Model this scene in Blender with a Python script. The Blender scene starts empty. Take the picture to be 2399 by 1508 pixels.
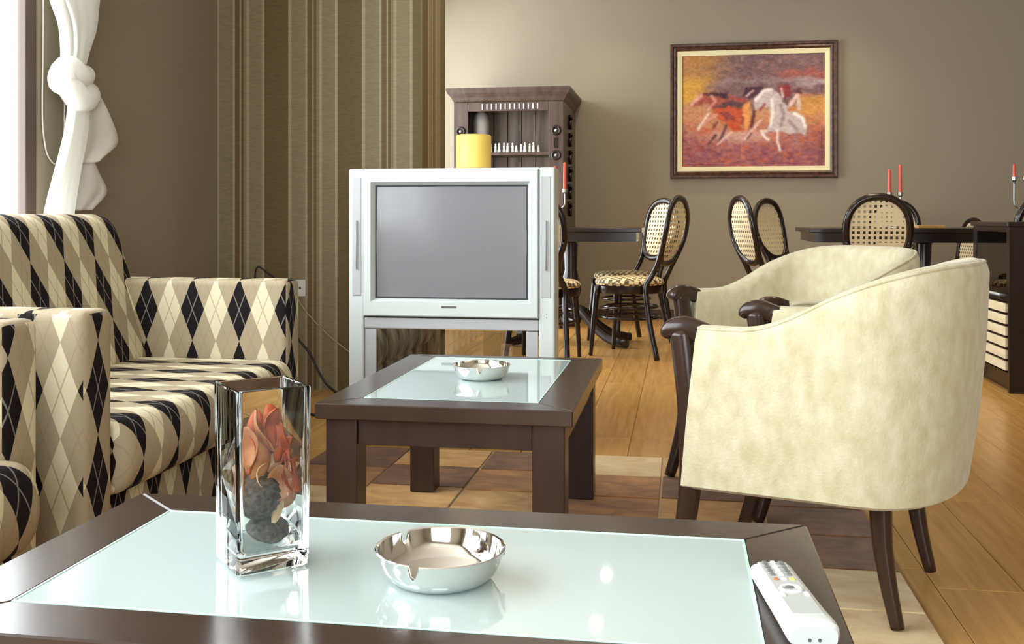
import bpy, bmesh, math, random
import numpy as np
from mathutils import Vector, Matrix

random.seed(7)
S = bpy.context.scene
COL = S.collection
PI = math.pi

# ---------------------------------------------------------------- camera, world, light, exposure
cam_d = bpy.data.cameras.new('camera')
cam = bpy.data.objects.new('camera', cam_d)
COL.objects.link(cam)
cam.location = (0, 0, 0.85)
cam.rotation_euler = (PI / 2, 0, math.atan(395 / 2370))
cam_d.sensor_width = 36
cam_d.lens = 36 * 2370 / 2399
cam_d.shift_y = -(754 - 510) / 2399
cam_d.clip_start = 0.02
S.camera = cam

world = bpy.data.worlds.new('sky')
S.world = world
world.use_nodes = True
bg = world.node_tree.nodes['Background']
bg.inputs[0].default_value = (0.93, 0.97, 1.0, 1)
bg.inputs[1].default_value = 9.0

S.view_settings.view_transform = 'Standard'
S.view_settings.look = 'None'
S.view_settings.gamma = 1
S.view_settings.exposure = 0.46
S.view_settings.use_curve_mapping = False

WX = -2.30          # left wall
RX = 3.60           # right wall
BY = 8.60           # back wall
FY = -2.40          # wall behind the camera
CZ = 2.80           # ceiling


def portal(name, loc, rot, sx, sy):
    l = bpy.data.lights.new(name, 'AREA')
    l.shape = 'RECTANGLE'
    l.size, l.size_y = sx, sy
    l.cycles.is_portal = True
    o = bpy.data.objects.new(name, l)
    o.location, o.rotation_euler = loc, rot
    COL.objects.link(o)


# windows: left wall from y=-1.6 to 3.24, rear wall from x=-1.4 to 3.0
WY0, WY1, WZ0, WZ1 = -1.60, 3.335, 0.35, 2.55
DY0, DY1 = 5.42, 8.50      # unseen second left window beyond the pillar, assumed from the dining part's light
VX0, VX1, VZ0, VZ1 = -0.70, 1.90, 0.40, 2.55  # rear window, unseen, assumed from the light behind the camera
portal('daylight_portal', (WX - 0.16, (WY0 + WY1) / 2, (WZ0 + WZ1) / 2), (0, -PI / 2, 0), WZ1 - WZ0, WY1 - WY0)
portal('daylight_portal', (WX - 0.16, (DY0 + DY1) / 2, (0.1 + 2.7) / 2), (0, -PI / 2, 0), 2.6, DY1 - DY0)
portal('daylight_portal', ((VX0 + VX1) / 2, FY - 0.16, (VZ0 + VZ1) / 2), (PI / 2, 0, 0), VX1 - VX0, VZ1 - VZ0)


# ---------------------------------------------------------------- helpers: materials
def lin(c):
    return tuple((v / 255 / 12.92 if v / 255 <= 0.04045 else ((v / 255 + 0.055) / 1.055) ** 2.4) for v in c)


def mat(name, col, rough=0.5, metal=0.0, spec=0.5, bump=0.0, bscale=80, trans=0.0, ior=1.45, coat=0.0,
        var=None, vscale=(6, 6, 6), sheen=0.0, coord='Object'):
    m = bpy.data.materials.new(name)
    m.use_nodes = True
    nt = m.node_tree
    b = nt.nodes['Principled BSDF']
    b.inputs['Base Color'].default_value = (*col, 1)
    b.inputs['Roughness'].default_value = rough
    b.inputs['Metallic'].default_value = metal
    b.inputs['Specular IOR Level'].default_value = spec
    b.inputs['Transmission Weight'].default_value = trans
    b.inputs['IOR'].default_value = ior
    b.inputs['Coat Weight'].default_value = coat
    b.inputs['Coat Roughness'].default_value = 0.05
    if sheen:
        b.inputs['Sheen Weight'].default_value = sheen
        b.inputs['Sheen Roughness'].default_value = 0.4
    tc = nt.nodes.new('ShaderNodeTexCoord')
    if var:
        mp = nt.nodes.new('ShaderNodeMapping')
        mp.inputs['Scale'].default_value = vscale
        nz = nt.nodes.new('ShaderNodeTexNoise')
        nz.inputs['Scale'].default_value = 1
        nz.inputs['Detail'].default_value = 6
        cr = nt.nodes.new('ShaderNodeValToRGB')
        cr.color_ramp.elements[0].position = 0.32
        cr.color_ramp.elements[1].position = 0.68
        cr.color_ramp.elements[0].color = (*var, 1)
        cr.color_ramp.elements[1].color = (*col, 1)
        nt.links.new(tc.outputs[coord], mp.inputs[0])
        nt.links.new(mp.outputs[0], nz.inputs[0])
        nt.links.new(nz.outputs[0], cr.inputs[0])
        nt.links.new(cr.outputs[0], b.inputs['Base Color'])
    if bump:
        n2 = nt.nodes.new('ShaderNodeTexNoise')
        n2.inputs['Scale'].default_value = bscale
        n2.inputs['Detail'].default_value = 4
        bp = nt.nodes.new('ShaderNodeBump')
        bp.inputs['Strength'].default_value = bump
        bp.inputs['Distance'].default_value = 0.004
        nt.links.new(tc.outputs[coord], n2.inputs[0])
        nt.links.new(n2.outputs[0], bp.inputs['Height'])
        nt.links.new(bp.outputs[0], b.inputs['Normal'])
    return m


class NT:
    """small expression helper for math nodes"""
    def __init__(s, m):
        s.nt = m.node_tree

    def m(s, op, a, b=None, c=None):
        n = s.nt.nodes.new('ShaderNodeMath')
        n.operation = op
        for i, v in enumerate((a, b, c)):
            if v is None:
                continue
            if isinstance(v, (int, float)):
                n.inputs[i].default_value = v
            else:
                s.nt.links.new(v, n.inputs[i])
        return n.outputs[0]

    def mix(s, f, a, b):
        n = s.nt.nodes.new('ShaderNodeMix')
        n.data_type = 'RGBA'
        for i, v in ((0, f), (6, a), (7, b)):
            if isinstance(v, tuple):
                n.inputs[i].default_value = (*v, 1)
            elif isinstance(v, (int, float)):
                n.inputs[i].default_value = v
            else:
                s.nt.links.new(v, n.inputs[i])
        return n.outputs[2]


def argyle_material():
    m = mat('argyle_fabric', (0.5, 0.42, 0.3), rough=0.8, spec=0.12)
    nt = m.node_tree
    e = NT(m)
    uv = nt.nodes.new('ShaderNodeUVMap')
    sp = nt.nodes.new('ShaderNodeSeparateXYZ')
    nt.links.new(uv.outputs[0], sp.inputs[0])
    W, Hh = 0.0415, 0.105
    x = e.m('DIVIDE', sp.outputs[0], W)
    y = e.m('DIVIDE', sp.outputs[1], Hh)
    p = e.m('MULTIPLY', e.m('ADD', x, y), 0.5)
    q = e.m('MULTIPLY', e.m('SUBTRACT', x, y), 0.5)
    i = e.m('FLOOR', p)
    j = e.m('FLOOR', q)
    c = e.m('ADD', i, j)
    r = e.m('SUBTRACT', i, j)
    r_odd = e.m('PINGPONG', r, 1)                     # 1 for odd rows
    c4 = e.m('FLOORED_MODULO', c, 4)
    even = e.m('SUBTRACT', 1, r_odd)
    black = e.m('MULTIPLY', even, e.m('LESS_THAN', c4, 0.5))
    fp = e.m('FRACT', p)
    fq = e.m('FRACT', q)
    l1 = e.m('LESS_THAN', e.m('ABSOLUTE', e.m('SUBTRACT', fp, 0.5)), 0.022)
    l2 = e.m('LESS_THAN', e.m('ABSOLUTE', e.m('SUBTRACT', fq, 0.5)), 0.022)
    line = e.m('MAXIMUM', l1, l2)
    cream, taupe, ink = (0.66, 0.60, 0.42), (0.37, 0.305, 0.205), (0.012, 0.009, 0.010)
    base = e.mix(r_odd, cream, taupe)
    base = e.mix(black, base, ink)
    lcol = e.mix(black, (0.34, 0.24, 0.17), (0.30, 0.28, 0.25))
    fin = e.mix(e.m('MULTIPLY', line, 0.65), base, lcol)
    b = nt.nodes['Principled BSDF']
    nt.links.new(fin, b.inputs['Base Color'])
    nz = nt.nodes.new('ShaderNodeTexNoise')
    nz.inputs['Scale'].default_value = 30
    tc = nt.nodes.new('ShaderNodeTexCoord')
    nt.links.new(tc.outputs['Object'], nz.inputs[0])
    bp = nt.nodes.new('ShaderNodeBump')
    bp.inputs['Strength'].default_value = 0.25
    bp.inputs['Distance'].default_value = 0.004
    nt.links.new(nz.outputs[0], bp.inputs['Height'])
    nt.links.new(bp.outputs[0], b.inputs['Normal'])
    return m


def stripes_material():
    m = mat('striped_wallpaper', (0.2, 0.16, 0.08), rough=0.6, spec=0.3)
    nt = m.node_tree
    e = NT(m)
    uv = nt.nodes.new('ShaderNodeUVMap')
    sp = nt.nodes.new('ShaderNodeSeparateXYZ')
    nt.links.new(uv.outputs[0], sp.inputs[0])
    f = e.m('FRACT', e.m('ADD', e.m('DIVIDE', e.m('ADD', sp.outputs[0], 2.047), 0.381), 40))
    cr = nt.nodes.new('ShaderNodeValToRGB')
    ramp = cr.color_ramp
    ramp.interpolation = 'CONSTANT'
    D, L, M_, R_ = (0.135, 0.097, 0.038), (0.34, 0.30, 0.185), (0.235, 0.195, 0.108), (0.145, 0.092, 0.043)
    stops = [(0, D), (0.32, L), (0.36, M_), (0.55, L), (0.58, R_), (0.645, L), (0.665, R_), (0.70, M_),
             (0.74, L), (0.78, M_), (0.955, L), (0.99, D)]
    while len(ramp.elements) < len(stops):
        ramp.elements.new(0.5)
    for el, (po, co) in zip(ramp.elements, stops):
        el.position = po
        el.color = (*co, 1)
    nt.links.new(f, cr.inputs[0])
    tc = nt.nodes.new('ShaderNodeTexCoord')
    mp = nt.nodes.new('ShaderNodeMapping')
    mp.inputs['Scale'].default_value = (30, 30, 160)
    nz = nt.nodes.new('ShaderNodeTexNoise')
    nz.inputs['Scale'].default_value = 1
    nt.links.new(tc.outputs['Object'], mp.inputs[0])
    nt.links.new(mp.outputs[0], nz.inputs[0])
    v = e.m('MULTIPLY_ADD', nz.outputs[0], 0.5, 0.75)
    mx = nt.nodes.new('ShaderNodeMix')
    mx.data_type = 'RGBA'
    mx.blend_type = 'MULTIPLY'
    mx.inputs[0].default_value = 1
    nt.links.new(cr.outputs[0], mx.inputs[6])
    nt.links.new(v, mx.inputs[7])
    nt.links.new(mx.outputs[2], nt.nodes['Principled BSDF'].inputs['Base Color'])
    return m


def cane_material():
    """woven cane: cream strands with real see-through holes"""
    m = mat('woven_cane', (0.62, 0.52, 0.33), rough=0.6, spec=0.3)
    nt = m.node_tree
    e = NT(m)
    uv = nt.nodes.new('ShaderNodeUVMap')
    sp = nt.nodes.new('ShaderNodeSeparateXYZ')
    nt.links.new(uv.outputs[0], sp.inputs[0])
    P = 0.030
    fx = e.m('ABSOLUTE', e.m('SUBTRACT', e.m('FRACT', e.m('ADD', e.m('DIVIDE', sp.outputs[0], P), 20)), 0.5))
    fy = e.m('ABSOLUTE', e.m('SUBTRACT', e.m('FRACT', e.m('ADD', e.m('DIVIDE', sp.outputs[1], P), 20)), 0.5))
    hole = e.m('MULTIPLY', e.m('LESS_THAN', fx, 0.24), e.m('LESS_THAN', fy, 0.26))
    tr = nt.nodes.new('ShaderNodeBsdfTransparent')
    ms = nt.nodes.new('ShaderNodeMixShader')
    out = nt.nodes['Material Output']
    nt.links.new(hole, ms.inputs[0])
    nt.links.new(nt.nodes['Principled BSDF'].outputs[0], ms.inputs[1])
    nt.links.new(tr.outputs[0], ms.inputs[2])
    nt.links.new(ms.outputs[0], out.inputs[0])
    return m


def seatcheck_material():
    m = mat('checked_seat_cloth', (0.6, 0.5, 0.3), rough=0.7, spec=0.3)
    nt = m.node_tree
    tc = nt.nodes.new('ShaderNodeTexCoord')
    ck = nt.nodes.new('ShaderNodeTexChecker')
    ck.inputs['Scale'].default_value = 38
    ck.inputs['Color1'].default_value = (0.66, 0.53, 0.30, 1)
    ck.inputs['Color2'].default_value = (0.10, 0.065, 0.035, 1)
    nt.links.new(tc.outputs['Object'], ck.inputs[0])
    nt.links.new(ck.outputs[0], nt.nodes['Principled BSDF'].inputs['Base Color'])
    return m


def plank_material():
    m = mat('oak_laminate', (0.36, 0.2, 0.07), rough=0.23, spec=0.5)
    nt = m.node_tree
    e = NT(m)
    tc = nt.nodes.new('ShaderNodeTexCoord')
    oi = nt.nodes.new('ShaderNodeObjectInfo')
    mp = nt.nodes.new('ShaderNodeMapping')
    mp.inputs['Scale'].default_value = (34, 2.2, 1)
    add = nt.nodes.new('ShaderNodeVectorMath')
    add.operation = 'ADD'
    cmb = nt.nodes.new('ShaderNodeCombineXYZ')
    nt.links.new(e.m('MULTIPLY', oi.outputs['Random'], 53), cmb.inputs[0])
    nt.links.new(e.m('MULTIPLY', oi.outputs['Random'], 31), cmb.inputs[1])
    nt.links.new(tc.outputs['Object'], mp.inputs[0])
    nt.links.new(mp.outputs[0], add.inputs[0])
    nt.links.new(cmb.outputs[0], add.inputs[1])
    nz = nt.nodes.new('ShaderNodeTexNoise')
    nz.inputs['Scale'].default_value = 1.2
    nz.inputs['Detail'].default_value = 7
    nz.inputs['Distortion'].default_value = 0.6
    nt.links.new(add.outputs[0], nz.inputs[0])
    cr = nt.nodes.new('ShaderNodeValToRGB')
    cr.color_ramp.elements[0].position = 0.3
    cr.color_ramp.elements[1].position = 0.72
    cr.color_ramp.elements[0].color = (0.39, 0.205, 0.055, 1)
    cr.color_ramp.elements[1].color = (0.52, 0.295, 0.09, 1)
    nt.links.new(nz.outputs[0], cr.inputs[0])
    v = e.m('MULTIPLY_ADD', oi.outputs['Random'], 0.12, 0.94)
    mx = nt.nodes.new('ShaderNodeMix')
    mx.data_type = 'RGBA'
    mx.blend_type = 'MULTIPLY'
    mx.inputs[0].default_value = 1
    nt.links.new(cr.outputs[0], mx.inputs[6])
    nt.links.new(v, mx.inputs[7])
    nt.links.new(mx.outputs[2], nt.nodes['Principled BSDF'].inputs['Base Color'])
    return m


def hide_material(name, c1, c2):
    m = mat(name, c1, rough=0.7, spec=0.25, var=c2, vscale=(9, 14, 9), sheen=0.2, bump=0.25, bscale=220)
    nt = m.node_tree
    oi = nt.nodes.new('ShaderNodeObjectInfo')
    mp = [n for n in nt.nodes if n.type == 'MAPPING'][0]
    nz = [n for n in nt.nodes if n.type == 'TEX_NOISE'][0]
    e = NT(m)
    cmb = nt.nodes.new('ShaderNodeCombineXYZ')
    nt.links.new(e.m('MULTIPLY', oi.outputs['Random'], 40), cmb.inputs[0])
    nt.links.new(e.m('MULTIPLY', oi.outputs['Random'], 70), cmb.inputs[1])
    nt.links.new(cmb.outputs[0], mp.inputs['Location'])
    nz.inputs['Distortion'].default_value = 0.8
    return m


def pane_material(name, tint, gloss=0.08):
    m = bpy.data.materials.new(name)
    m.use_nodes = True
    nt = m.node_tree
    nt.nodes.remove(nt.nodes['Principled BSDF'])
    tr = nt.nodes.new('ShaderNodeBsdfTransparent')
    tr.inputs[0].default_value = (*tint, 1)
    gl = nt.nodes.new('ShaderNodeBsdfGlossy')
    gl.inputs['Roughness'].default_value = 0.02
    fr = nt.nodes.new('ShaderNodeLayerWeight')        # Schlick: the same from both faces of the pane
    fr.inputs[0].default_value = 0.5
    pw = nt.nodes.new('ShaderNodeMath')
    pw.operation = 'POWER'
    pw.inputs[1].default_value = 5
    nt.links.new(fr.outputs['Facing'], pw.inputs[0])
    sc = nt.nodes.new('ShaderNodeMath')
    sc.operation = 'MULTIPLY_ADD'
    sc.inputs[1].default_value = 0.96
    sc.inputs[2].default_value = 0.02
    nt.links.new(pw.outputs[0], sc.inputs[0])
    mu = nt.nodes.new('ShaderNodeMath')
    mu.operation = 'ADD'
    mu.inputs[1].default_value = gloss
    ms = nt.nodes.new('ShaderNodeMixShader')
    nt.links.new(sc.outputs[0], mu.inputs[0])
    nt.links.new(mu.outputs[0], ms.inputs[0])
    nt.links.new(tr.outputs[0], ms.inputs[1])
    nt.links.new(gl.outputs[0], ms.inputs[2])
    nt.links.new(ms.outputs[0], nt.nodes['Material Output'].inputs[0])
    return m


def emit_material(name, col, s):
    m = bpy.data.materials.new(name)
    m.use_nodes = True
    b = m.node_tree.nodes['Principled BSDF']
    b.inputs['Emission Color'].default_value = (*col, 1)
    b.inputs['Emission Strength'].default_value = s
    return m


def sheer_material():
    m = mat('sheer_white_voile', (0.92, 0.91, 0.86), rough=0.8, spec=0.1)
    nt = m.node_tree
    b = nt.nodes['Principled BSDF']
    tl = nt.nodes.new('ShaderNodeBsdfTranslucent')
    tl.inputs[0].default_value = (0.95, 0.94, 0.90, 1)
    tr = nt.nodes.new('ShaderNodeBsdfTransparent')
    m1 = nt.nodes.new('ShaderNodeMixShader')
    m1.inputs[0].default_value = 0.45
    m2 = nt.nodes.new('ShaderNodeMixShader')
    m2.inputs[0].default_value = 0.12
    nt.links.new(b.outputs[0], m1.inputs[1])
    nt.links.new(tl.outputs[0], m1.inputs[2])
    nt.links.new(m1.outputs[0], m2.inputs[1])
    nt.links.new(tr.outputs[0], m2.inputs[2])
    nt.links.new(m2.outputs[0], nt.nodes['Material Output'].inputs[0])
    return m


M = dict(
    taupe=mat('taupe_wall_paint', (0.272, 0.232, 0.168), rough=0.75, spec=0.25, bump=0.15, bscale=260),
    white=mat('pale_taupe_ceiling_paint', (0.52, 0.48, 0.41), rough=0.8),
    stripes=stripes_material(),
    floor=mat('floor_underlay', (0.10, 0.05, 0.02), rough=0.8),
    plank=plank_material(),
    base=mat('dark_wood_skirting', (0.05, 0.028, 0.018), rough=0.35),
    frame=mat('brown_window_frame', (0.075, 0.048, 0.038), rough=0.4),
    pane=pane_material('window_glass', (0.97, 0.98, 0.98), 0.0),
    smoke=pane_material('smoked_glass', (0.70, 0.70, 0.71), 0.20),
    clearpane=pane_material('cabinet_glass', (0.6, 0.58, 0.55), 0.02),
    dark=mat('wenge_wood', (0.042, 0.023, 0.019), rough=0.30, spec=0.5, var=(0.030, 0.016, 0.013), vscale=(30, 30, 4), bump=0.05),
    darktop=mat('wenge_table_frame', (0.046, 0.028, 0.022), rough=0.22, spec=0.55, var=(0.036, 0.022, 0.017), vscale=(5, 40, 5)),
    ebony=mat('black_brown_lacquer', (0.013, 0.006, 0.0045), rough=0.22, spec=0.5),
    walnut=mat('dark_walnut_lacquer', (0.030, 0.015, 0.010), rough=0.22, spec=0.5),
    hutch=mat('aged_brown_wood', (0.082, 0.050, 0.039), rough=0.38, spec=0.5, var=(0.045, 0.024, 0.017), vscale=(28, 28, 3)),
    hutchback=mat('aged_back_boards', (0.17, 0.125, 0.09), rough=0.5, var=(0.05, 0.032, 0.022), vscale=(24, 24, 1.5)),
    tableglass=mat('pale_backpainted_glass', (0.47, 0.565, 0.56), rough=0.03, spec=0.6, coat=0.5),
    glassedge=mat('green_glass_edge', (0.55, 0.80, 0.70), rough=0.1, spec=0.6),
    argyle=argyle_material(),
    silver=mat('silver_tv_plastic', (0.56, 0.605, 0.595), rough=0.30, spec=0.5, metal=0.0),
    silver2=mat('grey_speaker_grille', (0.40, 0.41, 0.42), rough=0.45, spec=0.5, bump=0.2, bscale=600),
    screen=mat('dark_crt_glass', (0.19, 0.187, 0.20), rough=0.16, spec=0.6),
    black=mat('black_plastic', (0.012, 0.012, 0.013), rough=0.4),
    grey=mat('dark_grey_print', (0.10, 0.10, 0.10), rough=0.5),
    chrome=mat('polished_steel', (0.80, 0.79, 0.77), rough=0.07, metal=1.0),
    glass=mat('clear_glass', (0.98, 1.0, 0.99), rough=0.0, trans=1.0, ior=1.47),
    cream=mat('cream_chenille', (0.555, 0.52, 0.37), rough=0.85, spec=0.2, var=(0.455, 0.405, 0.255), vscale=(34, 34, 22), sheen=0.2, bump=0.35, bscale=160),
    cane=cane_material(),
    check=seatcheck_material(),
    hide_pale=hide_material('pale_cowhide', (0.60, 0.46, 0.27), (0.47, 0.31, 0.14)),
    hide_tan=hide_material('tan_cowhide', (0.54, 0.32, 0.10), (0.36, 0.165, 0.042)),
    hide_brown=hide_material('brown_cowhide', (0.40, 0.185, 0.05), (0.19, 0.07, 0.018)),
    hide_dark=hide_material('dark_cowhide', (0.20, 0.085, 0.026), (0.095, 0.036, 0.013)),
    seam=mat('pale_rug_stitching', (0.55, 0.42, 0.26), rough=0.9),
    wax=mat('yellow_wax', (0.86, 0.60, 0.13), rough=0.5),
    red=mat('red_wax', (0.55, 0.085, 0.06), rough=0.4),
    pewter=mat('pewter', (0.42, 0.42, 0.40), rough=0.3, metal=1.0),
    voile=sheer_material(),
    cord=mat('white_cord', (0.8, 0.78, 0.74), rough=0.6),
    beige=mat('beige_cable', (0.38, 0.30, 0.17), rough=0.6),
    plate=mat('white_socket_plastic', (0.62, 0.60, 0.56), rough=0.35),
    goldframe=mat('carved_brown_frame', (0.10, 0.042, 0.022), rough=0.35, var=(0.03, 0.010, 0.006), vscale=(26, 26, 26), bump=0.6, bscale=50),
    liner=mat('cream_picture_liner', (0.74, 0.66, 0.40), rough=0.6),
    petal_o=mat('orange_dried_petal', (0.50, 0.10, 0.028), rough=0.6, var=(0.24, 0.035, 0.012), vscale=(60, 60, 60)),
    petal_t=mat('tan_dried_peel', (0.52, 0.24, 0.11), rough=0.6, var=(0.34, 0.12, 0.05), vscale=(50, 50, 50)),
    petal_c=mat('cream_dried_chip', (0.72, 0.52, 0.30), rough=0.6),
    pod=mat('grey_seed_pod', (0.13, 0.115, 0.10), rough=0.7, var=(0.035, 0.03, 0.027), vscale=(160, 160, 160), bump=0.8, bscale=130),
    remote=mat('silver_remote_plastic', (0.60, 0.63, 0.62), rough=0.3),
    remoteg=mat('grey_remote_face', (0.46, 0.49, 0.48), rough=0.35),
    button=mat('pale_rubber_button', (0.75, 0.78, 0.77), rough=0.5),
    buttond=mat('dark_rubber_button', (0.16, 0.16, 0.16), rough=0.5),
    slat=mat('cream_drawer_front', (0.66, 0.58, 0.40), rough=0.55, var=(0.56, 0.47, 0.30), vscale=(30, 4, 30)),
    paper=mat('white_paper', (0.75, 0.74, 0.68), rough=0.7),
    porcelain=mat('white_porcelain', (0.74, 0.76, 0.72), rough=0.25),
    stone=mat('grey_glazed_vase', (0.40, 0.38, 0.36), rough=0.35),
    lamp=emit_material('lamp_lens', (1.0, 0.94, 0.82), 30),
)


# ---------------------------------------------------------------- helpers: geometry
def link(o, parent=None):
    COL.objects.link(o)
    if parent is not None:
        o.parent = parent
    return o


def thing(name, label, cat, loc=(0, 0, 0), rz=0, group=None):
    o = bpy.data.objects.new(name, None)
    o.empty_display_size = 0.05
    o.location = loc
    o.rotation_euler = (0, 0, rz)
    link(o)
    return tag(o, label, cat, group)


def tag(o, label, cat, group=None):
    o['label'] = label
    o['category'] = cat
    if group:
        o['group'] = group
    return o


def box_uv(me):
    if not me.uv_layers:
        me.uv_layers.new(name='UVMap')
    uv = me.uv_layers[0].data
    for p in me.polygons:
        n = p.normal
        a = max(range(3), key=lambda k: abs(n[k]))
        for li in p.loop_indices:
            v = me.vertices[me.loops[li].vertex_index].co
            uv[li].uv = ((v.y, v.z), (v.x, v.z), (v.x, v.y))[a]


def obj(name, bm, material, parent=None, smooth=False, uv=False, loc=(0, 0, 0), rot=None):
    if name in ('leg', 'front_leg', 'rear_leg', 'foot'):      # feet end flat on the ground
        for v in bm.verts:
            v.co.z = max(v.co.z, 0.0)
    me = bpy.data.meshes.new(name)
    bm.normal_update()
    bm.to_mesh(me)
    bm.free()
    me.materials.append(M[material] if isinstance(material, str) else material)
    if smooth:
        me.polygons.foreach_set('use_smooth', [True] * len(me.polygons))
        if smooth == 'auto':
            me.set_sharp_from_angle(angle=math.radians(40))
    if uv:
        box_uv(me)
    o = bpy.data.objects.new(name, me)
    o.location = loc
    if rot:
        o.rotation_euler = rot
    return link(o, parent)


def copy_tree(o, parent=None):
    c = o.copy()
    link(c)
    if parent is not None:
        c.parent = parent
    for ch in list(o.children):
        copy_tree(ch, c)
    return c


def box(bm, x0, x1, y0, y1, z0, z1, bev=0.0, seg=2):
    r = bmesh.ops.create_cube(bm, size=1)
    vs = r['verts']
    for v in vs:
        v.co = Vector(((x0 + x1) / 2 + v.co.x * (x1 - x0), (y0 + y1) / 2 + v.co.y * (y1 - y0), (z0 + z1) / 2 + v.co.z * (z1 - z0)))
    if bev:
        es = list({e for v in vs for e in v.link_edges})
        bmesh.ops.bevel(bm, geom=es, offset=bev, segments=seg, affect='EDGES', profile=0.5)
    return bm


def nbox(*a, **k):
    return box(bmesh.new(), *a, **k)


def loft(bm, rings, closed=True, cap=True):
    """rings: lists of points of one length; skin them"""
    vr = [[bm.verts.new(p) for p in r] for r in rings]
    n = len(vr[0])
    for a, b in zip(vr, vr[1:]):
        for i in range(n if closed else n - 1):
            k = (i + 1) % n
            bm.faces.new((a[i], a[k], b[k], b[i]))
    if cap and closed:
        bm.faces.new(vr[0][::-1])
        bm.faces.new(vr[-1])
    return bm


def sweep(bm, pts, rad, n=10, cap=True, square=1.0, up=(0, 0, 1)):
    """tube along pts; rad: float, list of floats or (a,b) pairs; square<1 squares the section"""
    pts = [Vector(p) for p in pts]
    rings = []
    prev = None
    for i, p in enumerate(pts):
        t = (pts[min(i + 1, len(pts) - 1)] - pts[max(i - 1, 0)]).normalized()
        if prev is None:
            u = Vector(up)
            if abs(t.dot(u)) > 0.9:
                u = Vector((1, 0, 0))
            s = t.cross(u).normalized()
        else:
            s = (prev - t * prev.dot(t)).normalized()
        prev = s
        w = s.cross(t).normalized()
        r = rad[i] if isinstance(rad, (list, tuple)) and not isinstance(rad, tuple) else rad
        a, b = (r, r) if isinstance(r, (int, float)) else r
        ring = []
        for k in range(n):
            an = 2 * PI * (k + 0.5) / n
            c, d = math.cos(an), math.sin(an)
            c = math.copysign(abs(c) ** square, c)
            d = math.copysign(abs(d) ** square, d)
            ring.append(p + s * (a * c) + w * (b * d))
        rings.append(ring)
    loft(bm, rings, True, cap)
    return bm


def spline(pts, n=8):
    """Catmull-Rom through pts"""
    P = [Vector(p) for p in pts]
    P = [P[0] * 2 - P[1]] + P + [P[-1] * 2 - P[-2]]
    out = []
    for i in range(1, len(P) - 2):
        for k in range(n):
            t = k / n
            a, b, c, d = P[i - 1:i + 3]
            out.append(0.5 * ((2 * b) + (c - a) * t + (2 * a - 5 * b + 4 * c - d) * t * t + (3 * b - a - 3 * c + d) * t ** 3))
    out.append(P[-2])
    return out


def lathe(bm, prof, n=32, c=(0, 0), capped=False, zf=None):
    rings = []
    for r, z in prof:
        ring = []
        for k in range(n):
            a = 2 * PI * k / n
            zz = z if zf is None else zf(r, z, a)
            ring.append((c[0] + r * math.cos(a), c[1] + r * math.sin(a), zz))
        rings.append(ring)
    loft(bm, rings, True, capped)
    return bm


def torus(bm, c, R, r, n=32, m=8, axis='z'):
    grid = []
    for i in range(n):
        a = 2 * PI * i / n
        row = []
        for j in range(m):
            b = 2 * PI * j / m
            q = (R + r * math.cos(b))
            p = (q * math.cos(a), q * math.sin(a), r * math.sin(b))
            if axis == 'y':
                p = (p[0], p[2], p[1])
            row.append(bm.verts.new(Vector(c) + Vector(p)))
        grid.append(row)
    for i in range(n):
        for j in range(m):
            bm.faces.new((grid[i][j], grid[(i + 1) % n][j], grid[(i + 1) % n][(j + 1) % m], grid[i][(j + 1) % m]))
    return bm


def struct(name, bm, material, parent=None, uv=False, **k):
    o = obj(name, bm, material, parent, uv=uv, **k)
    if parent is None:
        o['kind'] = 'structure'
    return o


# ---------------------------------------------------------------- the room
fl = struct('floor', nbox(WX - 0.2, RX + 0.2, FY - 0.2, BY + 0.2, -0.12, -0.012), 'floor')
PW, PL = 0.192, 1.285
plank_mesh = {}
ix = 0
x = WX
while x < RX - 0.01:
    y = FY - random.random() * PL
    while y < BY:
        a, b = max(y, FY), min(y + PL, BY)
        w = min(PW, RX - x)
        if b - a > 0.05:
            key = (round(b - a, 2), round(w, 3))
            if key not in plank_mesh:
                t = nbox(0.0008, w - 0.0008, 0.001, b - a - 0.001, -0.012, 0, bev=0.0012, seg=1)
                me = bpy.data.meshes.new('plank')
                t.to_mesh(me)
                t.free()
                me.materials.append(M['plank'])
                plank_mesh[key] = me
            o = bpy.data.objects.new('plank', plank_mesh[key])
            o.location = (x, a, 0)
            link(o, fl)
        y += PL
    x += PW

struct('ceiling', nbox(WX - 0.2, RX + 0.2, FY - 0.2, BY + 0.2, CZ, CZ + 0.12), 'white')
struct('wall_back', nbox(WX - 0.2, RX + 0.2, BY, BY + 0.2, 0, CZ), 'taupe')
struct('wall_right', nbox(RX, RX + 0.2, FY, BY, 0, CZ), 'taupe')
# left wall with its window opening
bm = bmesh.new()
box(bm, WX - 0.08, WX, WY1, DY0, 0, CZ)
box(bm, WX - 0.08, WX, DY1, BY, 0, CZ)
box(bm, WX - 0.08, WX, DY0, DY1, 0, 0.1)
box(bm, WX - 0.08, WX, DY0, DY1, 2.7, CZ)
box(bm, WX - 0.08, WX, FY, WY0, 0, CZ)
box(bm, WX - 0.08, WX, WY0, WY1, 0, WZ0)
box(bm, WX - 0.08, WX, WY0, WY1, WZ1, CZ)
struct('wall_left', bm, 'taupe')
bm = bmesh.new()
box(bm, WX, VX0, FY - 0.22, FY, 0, CZ)
box(bm, VX1, RX, FY - 0.22, FY, 0, CZ)
box(bm, VX0, VX1, FY - 0.22, FY, 0, VZ0)
box(bm, VX0, VX1, FY - 0.22, FY, VZ1, CZ)
struct('wall_front', bm, 'taupe')
# striped pillar
PX0, PX1, PY0, PY1 = WX, -1.248, 4.78, 5.30
struct('wall_pillar', nbox(PX0, PX1, PY0, PY1, 0, CZ), 'stripes', uv=True)
bm = nbox(PX1 - 0.10, PX1 + 0.012, PY0 - 0.012, PY1 + 0.0, 0, 0.07)
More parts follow.
